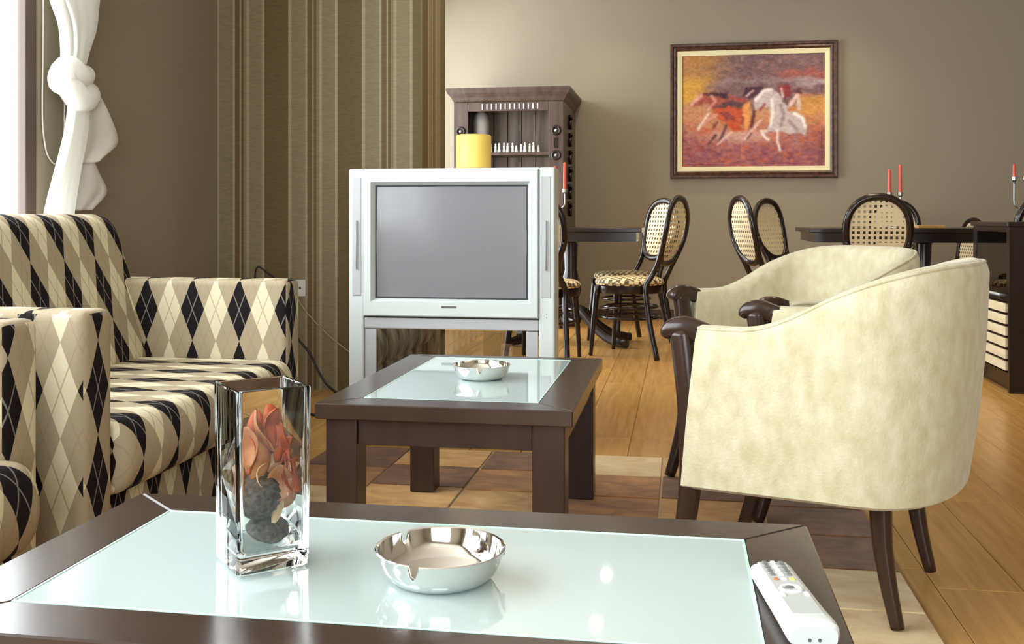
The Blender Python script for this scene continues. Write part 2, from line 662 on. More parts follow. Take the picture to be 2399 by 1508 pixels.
# skirting
struct('baseboard_back', nbox(WX, RX, BY - 0.015, BY, 0, 0.08, bev=0.003), 'base')
struct('baseboard_right', nbox(RX - 0.015, RX, FY, BY - 0.015, 0, 0.08, bev=0.003), 'base')
struct('baseboard_left', nbox(WX, WX + 0.015, FY, PY0, 0, 0.08, bev=0.003), 'base')
bm.free()


def window(name, horizontal, a0, a1, z0, z1, pos, n):
    """pos = plane coordinate; opening a0..a1 divided into n lights"""
    def bx(b, u0, u1, v0, v1, w0, w1, bev=0.0):
        if horizontal:
            box(b, u0, u1, w0, w1, v0, v1, bev)
        else:
            box(b, w0, w1, u0, u1, v0, v1, bev)
    d0, d1 = pos - 0.040, pos - 0.004
    b = bmesh.new()
    bx(b, a0, a1, z0, z0 + 0.06, d0, d1, 0.004)
    bx(b, a0, a1, z1 - 0.06, z1, d0, d1, 0.004)
    bx(b, a0, a0 + 0.06, z0 + 0.06, z1 - 0.06, d0, d1, 0.004)
    bx(b, a1 - 0.06, a1, z0 + 0.06, z1 - 0.06, d0, d1, 0.004)
    root = struct(name, b, 'frame')
    step = (a1 - a0) / n
    for k in range(1, n):
        b = bmesh.new()
        bx(b, a0 + k * step - 0.045, a0 + k * step + 0.045, z0 + 0.06, z1 - 0.06, d0, d1, 0.004)
        obj('mullion', b, 'frame', root)
    for k in range(n):
        b = bmesh.new()
        bx(b, a0 + k * step + 0.03, a0 + (k + 1) * step - 0.03, z0 + 0.05, z1 - 0.05, pos - 0.030, pos - 0.026)
        obj('pane', b, 'pane', root)
    b = bmesh.new()
    bx(b, a0, a1, z0 - 0.03, z0 - 0.0, pos - 0.005, pos + 0.03, 0.004)
    obj('window_sill', b, 'frame', root)


window('window_1', False, WY0, WY1, WZ0, WZ1, WX, 4)
window('window_3', False, DY0, DY1, 0.1, 2.7, WX, 3)
window('window_2', True, VX0, VX1, VZ0, VZ1, FY, 4)

# unseen ceiling spots, switched on; some known by reflection, others added to brighten
for sx in (-0.575, 1.15):
    for sy in (7.97, 7.0, 6.03, 5.06):
        t = thing('ceiling_spotlight', 'unseen small round recessed ceiling spotlight shining over the dining end', 'spotlight', (sx, sy, CZ), 0, 'ceiling spotlights')
        obj('trim_ring', torus(bmesh.new(), (0, 0, -0.004), 0.05, 0.008), 'pewter', t, True)
        obj('lens', lathe(bmesh.new(), [(0.002, -0.006), (0.03, -0.006), (0.042, -0.002)], 20), 'lamp', t)
        sl = bpy.data.lights.new('spot_beam', 'SPOT')
        sl.energy, sl.color = 38, (1.0, 0.80, 0.55)
        sl.spot_size, sl.spot_blend, sl.shadow_soft_size = math.radians(125), 1.0, 0.04
        link(bpy.data.objects.new('spot_beam', sl), t).location = (0, 0, -0.012)


# ---------------------------------------------------------------- rug
def rug():
    xs = [-1.27, -0.97, -0.665, -0.36, -0.06, 0.235, 0.517]
    r = thing('patchwork_rug', 'patchwork cowhide rug of brown, tan and pale patches under the coffee tables', 'rug')
    y0, y1 = 0.78, 3.585
    obj('backing', nbox(xs[0] + 0.004, xs[-1], y0, y1, 0.0005, 0.005, bev=0.001, seg=1), 'seam', r)
    rnd = random.Random(12)
    cols = 'hide_pale hide_tan hide_brown hide_dark'.split()
    want = {(2, 0): 'hide_tan', (3, 0): 'hide_dark', (4, 0): 'hide_pale', (5, 0): 'hide_tan', (6, 0): 'hide_tan',
            (2, 1): 'hide_dark', (3, 1): 'hide_brown', (4, 1): 'hide_brown', (5, 1): 'hide_dark', (6, 1): 'hide_dark',
            (2, 2): 'hide_tan', (3, 2): 'hide_tan', (4, 2): 'hide_brown', (5, 2): 'hide_tan', (6, 2): 'hide_dark',
            (7, 3): 'hide_dark'}
    for c in range(len(xs) - 1):
        off = (0.03, -0.02, 0.0, 0.01, 0.0, 0.03)[c]
        ys = [y1]
        y = y1 - 0.262 - off
        while y > y0 + 0.08:
            ys.append(y)
            y -= 0.258
        ys.append(y0)
        for k in range(len(ys) - 1):
            mk = want.get((c + 1, k), rnd.choice(cols))
            if c == 5 and k in (4, 5, 6):
                mk = 'hide_pale'
            if c == 5 and k == 3:
                mk = 'hide_dark'
            g = 0.0028
            w, h = xs[c + 1] - xs[c] - 2 * g, ys[k] - ys[k + 1] - 2 * g
            o = obj('patch', nbox(0, w, 0, h, 0, 0.006, bev=0.0025, seg=1), mk, r, loc=(xs[c] + g, ys[k + 1] + g, 0.004))
            o.location.z += rnd.random() * 0.0008


rug()


# ---------------------------------------------------------------- coffee tables
def coffee_table(label, x0, x1, y0, y1, gx, gy0, gy1, leg=0.075):
    Z = 0.42
    cx, cy = (x0 + x1) / 2, (y0 + y1) / 2
    t = thing('coffee_table', label, 'table', (cx, cy, 0.0))
    X, Y = (x1 - x0) / 2, (y1 - y0) / 2
    gX, g0, g1 = X - gx, -Y + gy0, Y - gy1
    th = 0.036

    def prism(pts):
        b = bmesh.new()
        loft(b, [[(px, py, Z - th) for px, py in pts], [(px, py, Z) for px, py in pts]])
        bmesh.ops.bevel(b, geom=[e for e in b.edges], offset=0.0022, segments=1, affect='EDGES')
        return b
    e = 0.0006
    for pts in ([(-X + e, Y), (-gX + e, g1), (gX - e, g1), (X - e, Y)][::-1],
                [(-X + e, -Y), (-gX + e, g0), (gX - e, g0), (X - e, -Y)],
                [(-X, -Y + e), (-X, Y - e), (-gX, g1 - e), (-gX, g0 + e)],
                [(X, -Y + e), (gX, g0 + e), (gX, g1 - e), (X, Y - e)]):
        if sum(pts[i][0] * pts[(i + 1) % 4][1] - pts[(i + 1) % 4][0] * pts[i][1] for i in range(4)) < 0:
            pts = pts[::-1]
        obj('frame_board', prism(pts), 'darktop', t)
    gl = obj('glass_top', nbox(-gX + 0.003, gX - 0.003, g0 + 0.003, g1 - 0.003, Z - 0.016, Z - 0.0006), 'tableglass', t)
    b = bmesh.new()
    for (a0, a1, c0, c1) in ((-gX + 0.0005, gX - 0.0005, g0, g0 + 0.003), (-gX + 0.0005, gX - 0.0005, g1 - 0.003, g1),
                             (-gX, -gX + 0.003, g0 + 0.003, g1 - 0.003), (gX - 0.003, gX, g0 + 0.003, g1 - 0.003)):
        box(b, a0, a1, c0, c1, Z - 0.014, Z + 0.0002)
    obj('glass_edge', b, 'glassedge', gl)
    ins = 0.02
    for sx in (-1, 1):
        for sy in (-1, 1):
            ax, ay = sx * (X - ins - leg), sy * (Y - ins - leg)
            obj('leg', nbox(min(ax, ax + sx * leg), max(ax, ax + sx * leg), min(ay, ay + sy * leg), max(ay, ay + sy * leg), 0.012, Z - th, bev=0.003), 'dark', t)
    az = Z - th - 0.062
    i2 = X - ins - leg
    for sy in (-1, 1):
        c = sy * (Y - ins - 0.02)
        obj('apron', nbox(-i2, i2, c - 0.012, c + 0.012, az, Z - th, bev=0.002), 'dark', t)
    i3 = Y - ins - leg
    for sx in (-1, 1):
        c = sx * (X - ins - 0.02)
        obj('apron', nbox(c - 0.012, c + 0.012, -i3, i3, az, Z - th, bev=0.002), 'dark', t)
    return t


T1 = coffee_table('wide dark wood coffee table with pale glass top carrying the vase and remote', -0.832, 0.174, 0.945, 1.466, 0.09, 0.083, 0.08)
T2 = coffee_table('long dark wood coffee table with pale glass top in front of the television', -0.838, -0.236, 2.24, 3.10, 0.09, 0.088, 0.055)
b = bmesh.new()
bmesh.ops.create_uvsphere(b, u_segments=10, v_segments=6, radius=0.004)
obj('screw_cap', b, 'porcelain', T2, True, loc=(0.065, -0.395, 0.33))


def ashtray(label, x, y, z=0.4205, rot=0.0):
    R = 0.077
    t = thing('ashtray', label, 'ashtray', (x, y, z), rot, 'steel ashtrays on the coffee tables')
    notch = (math.radians(-100), math.radians(20), math.radians(140))

    def zf(r, zz, a):
        d = min(abs((a - n + PI) % (2 * PI) - PI) for n in notch)
        if zz > 0.022 and d < 0.085:
            return 0.022 + (zz - 0.022) * (d / 0.085) ** 2 * 0.9
        return zz
    prof = [(0.002, 0.0), (0.052, 0.0), (0.059, 0.002), (0.066, 0.009), (0.071, 0.018), (0.0745, 0.028), (R, 0.0355), (R + 0.001, 0.037), (R - 0.0005, 0.038), (R - 0.003, 0.037),
            (0.0725, 0.029), (0.0685, 0.018), (0.063, 0.009), (0.057, 0.005), (0.048, 0.004), (0.002, 0.004)]
    obj('bowl', lathe(bmesh.new(), prof, 144, zf=zf), 'chrome', t, 'auto')
    return t


ashtray('round polished steel ashtray beside the square glass vase', -0.283, 1.178)
ashtray('round polished steel ashtray alone on the long table by the television', -0.527, 2.665, rot=0.3)


# ---------------------------------------------------------------- vase with potpourri
def vase():
    th = math.radians(42)
    s = 0.091
    P = Vector((-0.5205, 1.134))
    c = P + Vector((math.cos(th), math.sin(th))) * s / 2 + Vector((-math.sin(th), math.cos(th))) * s / 2
    t = thing('glass_vase', 'tall square clear glass vase with thick base on the coffee table', 'vase', (c.x, c.y, 0.4206), th)
    Hh = 0.222

    def sq(h, z, r):
        pts = []
        for qx, qy, a0 in ((1, 1, 0), (-1, 1, 90), (-1, -1, 180), (1, -1, 270)):
            for k in range(4):
                a = math.radians(a0 + k * 30)
                pts.append((qx * (h - r) + r * math.cos(a), qy * (h - r) + r * math.sin(a), z))
        return pts
    h = s / 2
    rings = [sq(h - 0.003, 0, 0.006), sq(h, 0.003, 0.006), sq(h + 0.001, Hh * 0.5, 0.006), sq(h + 0.002, Hh - 0.002, 0.006), sq(h + 0.0012, Hh, 0.006),
             sq(h - 0.003, Hh, 0.005), sq(h - 0.004, Hh - 0.002, 0.004), sq(h - 0.006, Hh * 0.5, 0.004), sq(h - 0.007, 0.030, 0.004), sq(h - 0.012, 0.022, 0.004)]
    obj('glass_wall', loft(bmesh.new(), rings), 'glass', t, 'auto')

    # loose dried pieces inside: each one its own thing
    mt = Matrix.Translation(t.location) @ Matrix.Rotation(th, 4, 'Z')
    rnd = random.Random(3)

    def leafmesh(l, w, curl, twist, n=8):
        b = bmesh.new()
        top, bot = [], []
        for i in range(n + 1):
            u = i / n
            ww = w * math.sin(PI * (0.08 + 0.88 * u)) ** 0.7
            a = curl * (u - 0.5)
            y = l * (math.sin(a) / curl if curl else u - 0.5)
            z = l * ((1 - math.cos(a)) / curl if curl else 0)
            row_t, row_b = [], []
            for k in range(5):
                v = (k / 4 - 0.5) * 2
                q = Vector((ww * v, y, z + abs(v) ** 2 * ww * 0.5 * (1 + twist * math.sin(6 * u))))
                row_t.append(b.verts.new(q + Vector((0, 0, 0.0007))))
                row_b.append(b.verts.new(q - Vector((0, 0, 0.0007))))
            top.append(row_t)
            bot.append(row_b)
        for i in range(n):
            for k in range(4):
                b.faces.new((top[i][k], top[i][k + 1], top[i + 1][k + 1], top[i + 1][k]))
                b.faces.new((bot[i][k], bot[i + 1][k], bot[i + 1][k + 1], bot[i][k + 1]))
            b.faces.new((top[i][0], top[i + 1][0], bot[i + 1][0], bot[i][0]))
            b.faces.new((top[i][4], bot[i][4], bot[i + 1][4], top[i + 1][4]))
        for e_ in (0, n):
            for k in range(4):
                b.faces.new((top[e_][k], bot[e_][k], bot[e_][k + 1], top[e_][k + 1]))
        bmesh.ops.recalc_face_normals(b, faces=b.faces)
        return b

    def put(name, b, m, label, cat, loc, rot, group=None):
        o = obj(name, b, m, None, True)
        o.matrix_world = mt @ Matrix.Translation(loc) @ Matrix.Rotation(rot[2], 4, 'Z') @ Matrix.Rotation(rot[0], 4, 'X') @ Matrix.Rotation(rot[1], 4, 'Y')
        return tag(o, label, cat, group)
    # flat grey pod lying on the vase bottom
    b = bmesh.new()
    bmesh.ops.create_icosphere(b, subdivisions=3, radius=1)
    for v in b.verts:
        v.co = Vector((v.co.x * 0.029, v.co.y * 0.024, v.co.z * 0.014)) * (1 + 0.05 * math.sin(9 * v.co.x + 5 * v.co.y))
    put('seed_pod', b, 'pod', 'flat dark grey seed pod lying at the bottom of the vase', 'seed pod', (0.004, -0.009, 0.039), (0.3, 0.1, 0.3))
    # knobbly cone above
    b = bmesh.new()
    bmesh.ops.create_icosphere(b, subdivisions=4, radius=1)
    for v in b.verts:
        p = v.co.copy()
        k = 1 + 0.13 * math.sin(13 * math.atan2(p.y, p.x) + 12 * p.z) * math.sin(13 * math.atan2(p.y, p.x) - 12 * p.z)
        v.co = Vector((p.x * 0.0255 * k, p.y * 0.0255 * k, p.z * 0.031))
    put('cone_pod', b, 'pod', 'knobbly grey cone standing above the flat pod in the vase', 'cone', (-0.008, -0.009, 0.084), (0.2, 0.3, 0.0))
    # petals and peels
    n = 0
    spots = [(0.010, -0.022, 0.150, 0.9, 'petal_o'), (-0.012, -0.014, 0.160, 0.4, 'petal_t'), (0.016, -0.006, 0.165, 1.5, 'petal_o'), (-0.010, -0.018, 0.138, 2.2, 'petal_o'),
             (0.020, -0.016, 0.132, 0.6, 'petal_o'), (-0.004, 0.010, 0.150, 1.2, 'petal_o'), (0.014, -0.020, 0.105, 2.8, 'petal_t'), (0.020, -0.008, 0.115, 0.2, 'petal_o'),
             (0.022, 0.006, 0.095, 1.0, 'petal_t'), (0.018, -0.018, 0.068, 2.5, 'petal_c'), (-0.018, 0.012, 0.120, 0.9, 'petal_t'), (-0.020, 0.018, 0.090, 1.9, 'petal_c'),
             (-0.022, 0.004, 0.130, 0.3, 'petal_c'), (-0.020, 0.020, 0.060, 1.1, 'petal_c'), (0.004, 0.020, 0.110, 2.0, 'petal_o'), (0.000, -0.020, 0.172, 0.2, 'petal_o'),
             (-0.022, -0.002, 0.100, 1.7, 'petal_t'), (0.016, 0.018, 0.140, 2.4, 'petal_o'), (-0.014, -0.022, 0.118, 0.5, 'petal_c'),
             (0.024, -0.020, 0.150, 1.9, 'petal_o'), (0.022, -0.024, 0.112, 2.9, 'petal_o'), (-0.020, -0.020, 0.150, 2.6, 'petal_t'), (0.026, 0.010, 0.125, 0.7, 'petal_o'),
             (-0.024, 0.022, 0.140, 0.1, 'petal_c'), (-0.024, 0.012, 0.075, 2.3, 'petal_c'), (0.024, -0.022, 0.085, 1.3, 'petal_t'), (-0.002, -0.026, 0.128, 1.6, 'petal_t')]
    names = {'petal_o': ('dried_petal', 'curled orange-red dried petal inside the glass vase', 'petal'),
             'petal_t': ('dried_peel', 'curled tan dried fruit peel inside the glass vase', 'peel'),
             'petal_c': ('wood_chip', 'pale cream dried chip inside the glass vase', 'chip')}
    for (px, py, pz, rz, mk) in spots:
        nm, lb, ct = names[mk]
        l = {'petal_o': 0.050, 'petal_t': 0.052, 'petal_c': 0.036}[mk] * (0.9 + 0.25 * rnd.random())
        w = {'petal_o': 0.014, 'petal_t': 0.016, 'petal_c': 0.007}[mk]
        put(nm, leafmesh(l, w, 1.4 + rnd.random() * 1.2, 0.4), mk, lb, ct, (px * 0.95, py * 0.95, pz - 0.002), (1.1 + rnd.random() * 0.7, rnd.uniform(-0.5, 0.5), rz * 2.2), lb.split(' inside')[0] + 's in the vase')


vase()


# ---------------------------------------------------------------- remote control
def remote():
    a, bb = Vector((0.104, 1.243)), Vector((0.132, 1.046))
    d = (bb - a)
    rz = math.atan2(d.y, d.x) + PI / 2          # local -Y runs from a to b
    t = thing('remote_control', 'silver television remote control lying on the table frame corner', 'remote', ((a.x + bb.x) / 2, (a.y + bb.y) / 2, 0.4206), rz)
    L = 0.100
    rings = []
    N = 28

    def sec(w, h, y, z0=0.0):
        r = []
        for k in range(N):
            an = 2 * PI * k / N
            c, s = math.cos(an), math.sin(an)
            r.append((w * math.copysign(abs(c) ** 0.55, c), y, z0 + h / 2 + h / 2 * math.copysign(abs(s) ** 0.6, s)))
        return r
    for y, w, h in ((L, 0.016, 0.012), (L - 0.003, 0.021, 0.017), (L - 0.012, 0.0245, 0.021), (0.05, 0.0245, 0.022), (-0.05, 0.0255, 0.024), (-L + 0.014, 0.0265, 0.026), (-L + 0.004, 0.026, 0.025), (-L, 0.023, 0.021)):
        rings.append(sec(w, h, y))
    obj('case', loft(bmesh.new(), rings), 'remote', t, 'auto')
    obj('face_panel', nbox(-0.017, 0.017, -L + 0.022, L - 0.014, 0.0205, 0.0245, bev=0.0015), 'remoteg', t).rotation_euler = (-0.016, 0, 0)
    zt = 0.0245
    for r in range(4):
        for c in range(3):
            obj('button', nbox(-0.0125 + c * 0.0095, -0.0065 + c * 0.0095, 0.076 - r * 0.013, 0.083 - r * 0.013, zt - 0.002, zt + 0.0012, bev=0.001, seg=1), 'buttond' if c != 1 else 'button', t)
    for c, mk in enumerate(('petal_t', 'button', 'wax')):
        obj('colour_button', nbox(-0.012 + c * 0.009, -0.006 + c * 0.009, 0.022, 0.028, zt - 0.002, zt + 0.0012, bev=0.001, seg=1), mk, t)
    obj('navigation_ring', torus(bmesh.new(), (0, -0.006, zt), 0.0105, 0.0025, 24, 6), 'button', t, True)
    obj('ok_button', lathe(bmesh.new(), [(0.0045, zt - 0.002), (0.0045, zt + 0.001), (0.0005, zt + 0.0014)], 14), 'buttond', t)
    for sx in (-1, 1):
        obj('rocker_button', nbox(sx * 0.013 - 0.003, sx * 0.013 + 0.003, -0.028, -0.016, zt - 0.002, zt + 0.0015, bev=0.001, seg=1), 'button', t)
    obj('nameplate', nbox(-0.009, 0.009, -0.066, -0.0625, zt - 0.002, zt + 0.0008), 'grey', t)
    for sx in (-1, 1):
        obj('screw_hole', lathe(bmesh.new(), [(0.0018, -0.0003), (0.0018, 0.0006), (0.0003, 0.0006)], 10), 'grey', t, loc=(sx * 0.005, -L - 0.0002, 0.008), rot=(PI / 2, 0, 0))


remote()


# ---------------------------------------------------------------- sofas
def rprof(pts, r, n=5):
    """round the corners of a closed polygon"""
    out = []
    N = len(pts)
    for i in range(N):
        p0, p, p1 = Vector(pts[i - 1]), Vector(pts[i]), Vector(pts[(i + 1) % N])
        rr = r[i] if isinstance(r, (list, tuple)) else r
        a, b_ = (p0 - p), (p1 - p)
        rr = min(rr, a.length * 0.49, b_.length * 0.49)
        A, B = p + a.normalized() * rr, p + b_.normalized() * rr
        for k in range(n + 1):
            t = k / n
            out.append((1 - t) ** 2 * A + 2 * t * (1 - t) * p + t * t * B)
    return out


def extrude(name, prof, y0, y1, m, parent, r=0.02, v0=0.0, u0=0.0, axis='y', mid=0):
    """extrude an (x,z) profile along y (or a (y,z) profile along x) with rounded ends; fabric UVs by arc length"""
    n = len(prof)
    c = sum(prof, Vector((0, 0))) / n
    ext = max((p - c).length for p in prof)
    arc = [0.0]
    for i in range(n):
        arc.append(arc[-1] + (prof[(i + 1) % n] - prof[i]).length)
    stations = []
    for k in range(4):
        a = k / 3 * PI / 2
        stations.append((y0 + r * (1 - math.sin(a)), r * (1 - math.cos(a))))
    stations = [(y0 + r * (1 - math.cos(k / 3 * PI / 2)), r * (1 - math.sin(k / 3 * PI / 2))) for k in range(4)]
    stations += [(y1 - (s - y0), i_) for s, i_ in reversed(stations)]
    b = bmesh.new()
    uvl = b.loops.layers.uv.new('UVMap')
    rows = []
    for s, ins in stations:
        row = []
        for i, p in enumerate(prof):
            d = (p - c)
            q = c + d * (1 - ins / max(d.length, 0.05))
            row.append(b.verts.new((q.x, s, q.y) if axis == 'y' else (s, q.x, q.y)))
        rows.append(row)
    for j in range(len(rows) - 1):
        for i in range(n):
            k = (i + 1) % n
            f = b.faces.new((rows[j][i], rows[j][k], rows[j + 1][k], rows[j + 1][i]))
            for lp, (ii, jj) in zip(f.loops, ((i, j), (i + 1, j), (i + 1, j + 1), (i, j + 1))):
                lp[uvl].uv = (stations[jj][0] + u0, arc[ii] + v0)
    for row in (rows[0][::-1], rows[-1]):
        f = b.faces.new(row)
        for lp in f.loops:
            co = lp.vert.co
            lp[uvl].uv = ((co.x if axis == 'y' else co.y) + u0, co.z + v0)
    bmesh.ops.recalc_face_normals(b, faces=b.faces)
    return obj(name, b, m, parent, 'auto')


def arm_block(name, x0, x1, y0, y1, z0, z1, parent, u0=0.0, v0=0.0, r=0.03):
    b = nbox(x0, x1, y0, y1, z0, z1, bev=r, seg=4)
    o = obj(name, b, 'argyle', parent, 'auto', uv=True)
    for d in o.data.uv_layers[0].data:
        d.uv = (d.uv[0] + u0, d.uv[1] + v0)
    return o


def sofa(label, y0, y1, xa, xc, uf, un, xb=-2.155, arm=0.12):
    """sofa standing along the left wall, facing +x; xa = front of the arms, xc = front of the cushion"""
    t = thing('sofa', label, 'sofa', (0, 0, 0))
    ya, yb = y0 + arm, y1 - arm
    arm_block('arm', xb, xa, y0, ya - 0.002, 0.05, 0.645, t, u0=un[0], v0=un[1], r=0.022)
    arm_block('arm', xb, xa, yb + 0.002, y1, 0.05, 0.645, t, u0=uf[0], v0=uf[1], r=0.022)
    obj('base_panel', nbox(xb + 0.02, xa - 0.03, ya, yb, 0.05, 0.205, bev=0.008), 'argyle', t, uv=True)
    # seat cushion with bullnose front
    pr = rprof([(xb + 0.24, 0.205), (xc - 0.03, 0.205), (xc, 0.30), (xc - 0.03, 0.385), (xb + 0.24, 0.385)], [0.02, 0.05, 0.09, 0.07, 0.02], 6)
    extrude('seat_cushion', pr, ya + 0.004, yb, 'argyle', t, r=0.035)
    # reclined back
    pr = rprof([(xb, 0.21), (xb + 0.40, 0.21), (xb + 0.375, 0.40), (xb + 0.225, 0.862), (xb, 0.862)], [0.01, 0.02, 0.02, 0.07, 0.05], 6)
    extrude('backrest', pr, ya, yb + 0.06, 'argyle', t, r=0.025, v0=0.02)
    for sx in (xb + 0.08, xa - 0.12):
        for sy in (y0 + 0.06, y1 - 0.06):
            obj('foot', lathe(bmesh.new(), [(0.016, 0.0), (0.022, 0.052)], 12, (sx, sy), True), 'dark', t)
    return t


AW = 0.0415
sofa('argyle patterned sofa with low arms beside the striped pillar', 2.015, 3.28, -1.278, -1.235, (AW + 1.445, -0.545), (3 * AW + 1.335, -0.473))
sofa('argyle patterned sofa set further back beside the wide coffee table', 0.33, 1.895, -1.30, -1.195, (AW + 1.36, -0.47), (0, 0))


# ---------------------------------------------------------------- knotted curtain and blind cord
def curtain():
    t = thing('curtain', 'white sheer curtain tied in a knot beside the window', 'curtain', (-2.205, 3.43, 0))

    def bundle(name, stations, n=48, folds=9, amp=0.16, seed=0):
        """stations: (z, yc, xc, half width y, half depth x)"""
        rings = []
        sp = spline([Vector((s[1], s[2], s[0])) for s in stations], 6)
        wd = spline([Vector((s[3], s[4], 0)) for s in stations], 6)
        for i, (p, w) in enumerate(zip(sp, wd)):
            ring = []
            for k in range(n):
                a = 2 * PI * k / n
                f = 1 + amp * math.sin(folds * a + seed + i * 0.05) + amp * 0.5 * math.sin((folds * 2 + 1) * a + 1.3 * seed)
                ring.append((p.y + w.y * math.sin(a) * f, p.x + w.x * math.cos(a) * f, p.z))
            rings.append(ring)
        obj(name, loft(bmesh.new(), rings), 'voile', t, True)
    bundle('upper_gather', [(2.64, -0.02, 0, 0.30, 0.05), (2.2, -0.02, 0, 0.24, 0.05), (1.85, -0.02, 0, 0.165, 0.05), (1.66, -0.025, 0, 0.125, 0.05), (1.56, 0.0, 0, 0.085, 0.045),
                            (1.47, -0.01, 0, 0.055, 0.04), (1.42, -0.02, 0, 0.05, 0.035)], folds=11, amp=0.14)
    # the knot: a fat wrapped roll
    b = bmesh.new()
    pts = []
    for k in range(40):
        a = k / 39 * 2 * PI * 1.7
        pts.append((0.022 * math.sin(a), -0.015 + 0.062 * math.cos(a), 1.37 + 0.045 * math.sin(a * 0.6 + 0.4) - 0.03 + 0.012 * math.sin(a * 3)))
    sweep(b, pts, [0.030 + 0.026 * math.sin(PI * i / 39) for i in range(40)], 14)
    obj('knot', b, 'voile', t, True)
    bundle('hanging_tail', [(1.37, -0.01, 0.0, 0.045, 0.035), (1.30, 0.005, 0.0, 0.042, 0.03), (1.18, -0.005, 0, 0.052, 0.03), (1.02, -0.06, 0, 0.062, 0.03), (0.86, -0.11, 0, 0.075, 0.03), (0.66, -0.15, 0, 0.085, 0.03), (0.45, -0.16, 0, 0.09, 0.025)], folds=7, amp=0.10, seed=2)

    # loose sheer flaps to the right of the tail
    def flap(name, outer, inner, wave, seed):
        a = spline([Vector(p) for p in inner], 8)
        c = spline([Vector(p) for p in outer], 8)
        b_ = bmesh.new()
        n = 14
        fr, bk = [], []
        for i, (p, q) in enumerate(zip(a, c)):
            r1, r2 = [], []
            for k in range(n + 1):
                u = k / n
                z = p.lerp(q, u)
                off = wave * math.sin(u * 9 + seed + i * 0.09) * (0.3 + u)
                r1.append(b_.verts.new((z.x + off, z.y, z.z)))
                r2.append(b_.verts.new((z.x + off - 0.0015, z.y, z.z)))
            fr.append(r1)
            bk.append(r2)
        m_ = len(fr)
        for i in range(m_ - 1):
            for k in range(n):
                b_.faces.new((fr[i][k], fr[i][k + 1], fr[i + 1][k + 1], fr[i + 1][k]))
                b_.faces.new((bk[i][k], bk[i + 1][k], bk[i + 1][k + 1], bk[i][k + 1]))
            b_.faces.new((fr[i][n], bk[i][n], bk[i + 1][n], fr[i + 1][n]))
            b_.faces.new((fr[i][0], fr[i + 1][0], bk[i + 1][0], bk[i][0]))
        for i in (0, m_ - 1):
            for k in range(n):
                b_.faces.new((fr[i][k], bk[i][k], bk[i][k + 1], fr[i][k + 1]))
        bmesh.ops.recalc_face_normals(b_, faces=b_.faces)
        obj(name, b_, 'voile', t, True)
    flap('loose_flap', [(0.02, 0.07, 1.335), (0.03, 0.16, 1.26), (0.03, 0.255, 1.15), (0.03, 0.13, 1.07)],
         [(0.01, 0.02, 1.33), (0.01, 0.03, 1.25), (0.01, 0.02, 1.13), (0.01, 0.0, 1.045)], 0.014, 0)
    flap('loose_flap', [(0.0, 0.12, 1.09), (0.01, 0.15, 1.02), (0.01, 0.185, 0.95), (0.0, 0.09, 0.88)],
         [(0.0, 0.01, 1.10), (0.0, -0.01, 1.02), (0.0, -0.03, 0.95), (0.0, -0.05, 0.875)], 0.010, 2)


curtain()
cord = spline([(-2.2945, 3.36, 2.62), (-2.2945, 3.36, 1.6), (-2.2945, 3.355, 1.25), (-2.2945, 3.365, 1.14), (-2.2945, 3.39, 1.075), (-2.2945, 3.44, 1.05), (-2.2945, 3.48, 1.09), (-2.2945, 3.49, 1.25), (-2.2945, 3.49, 1.6), (-2.2945, 3.49, 2.62)], 8)
tag(obj('blind_cord', sweep(bmesh.new(), cord, 0.0028, 8), 'cord', None, True), 'thin white blind cord loop hanging behind the knotted curtain', 'cord')
t = thing('curtain_rod', 'dark curtain rod fixed above the left window', 'curtain rod', (-2.16, 0, 2.665))
obj('pole', sweep(bmesh.new(), [(0, -1.7, 0), (0, 3.6, 0)], 0.014, 12), 'frame', t, True)
for yy in (-1.5, 1.0, 3.45):
    obj('bracket', nbox(-0.14, 0.0, yy - 0.01, yy + 0.01, -0.01, 0.01), 'frame', t)


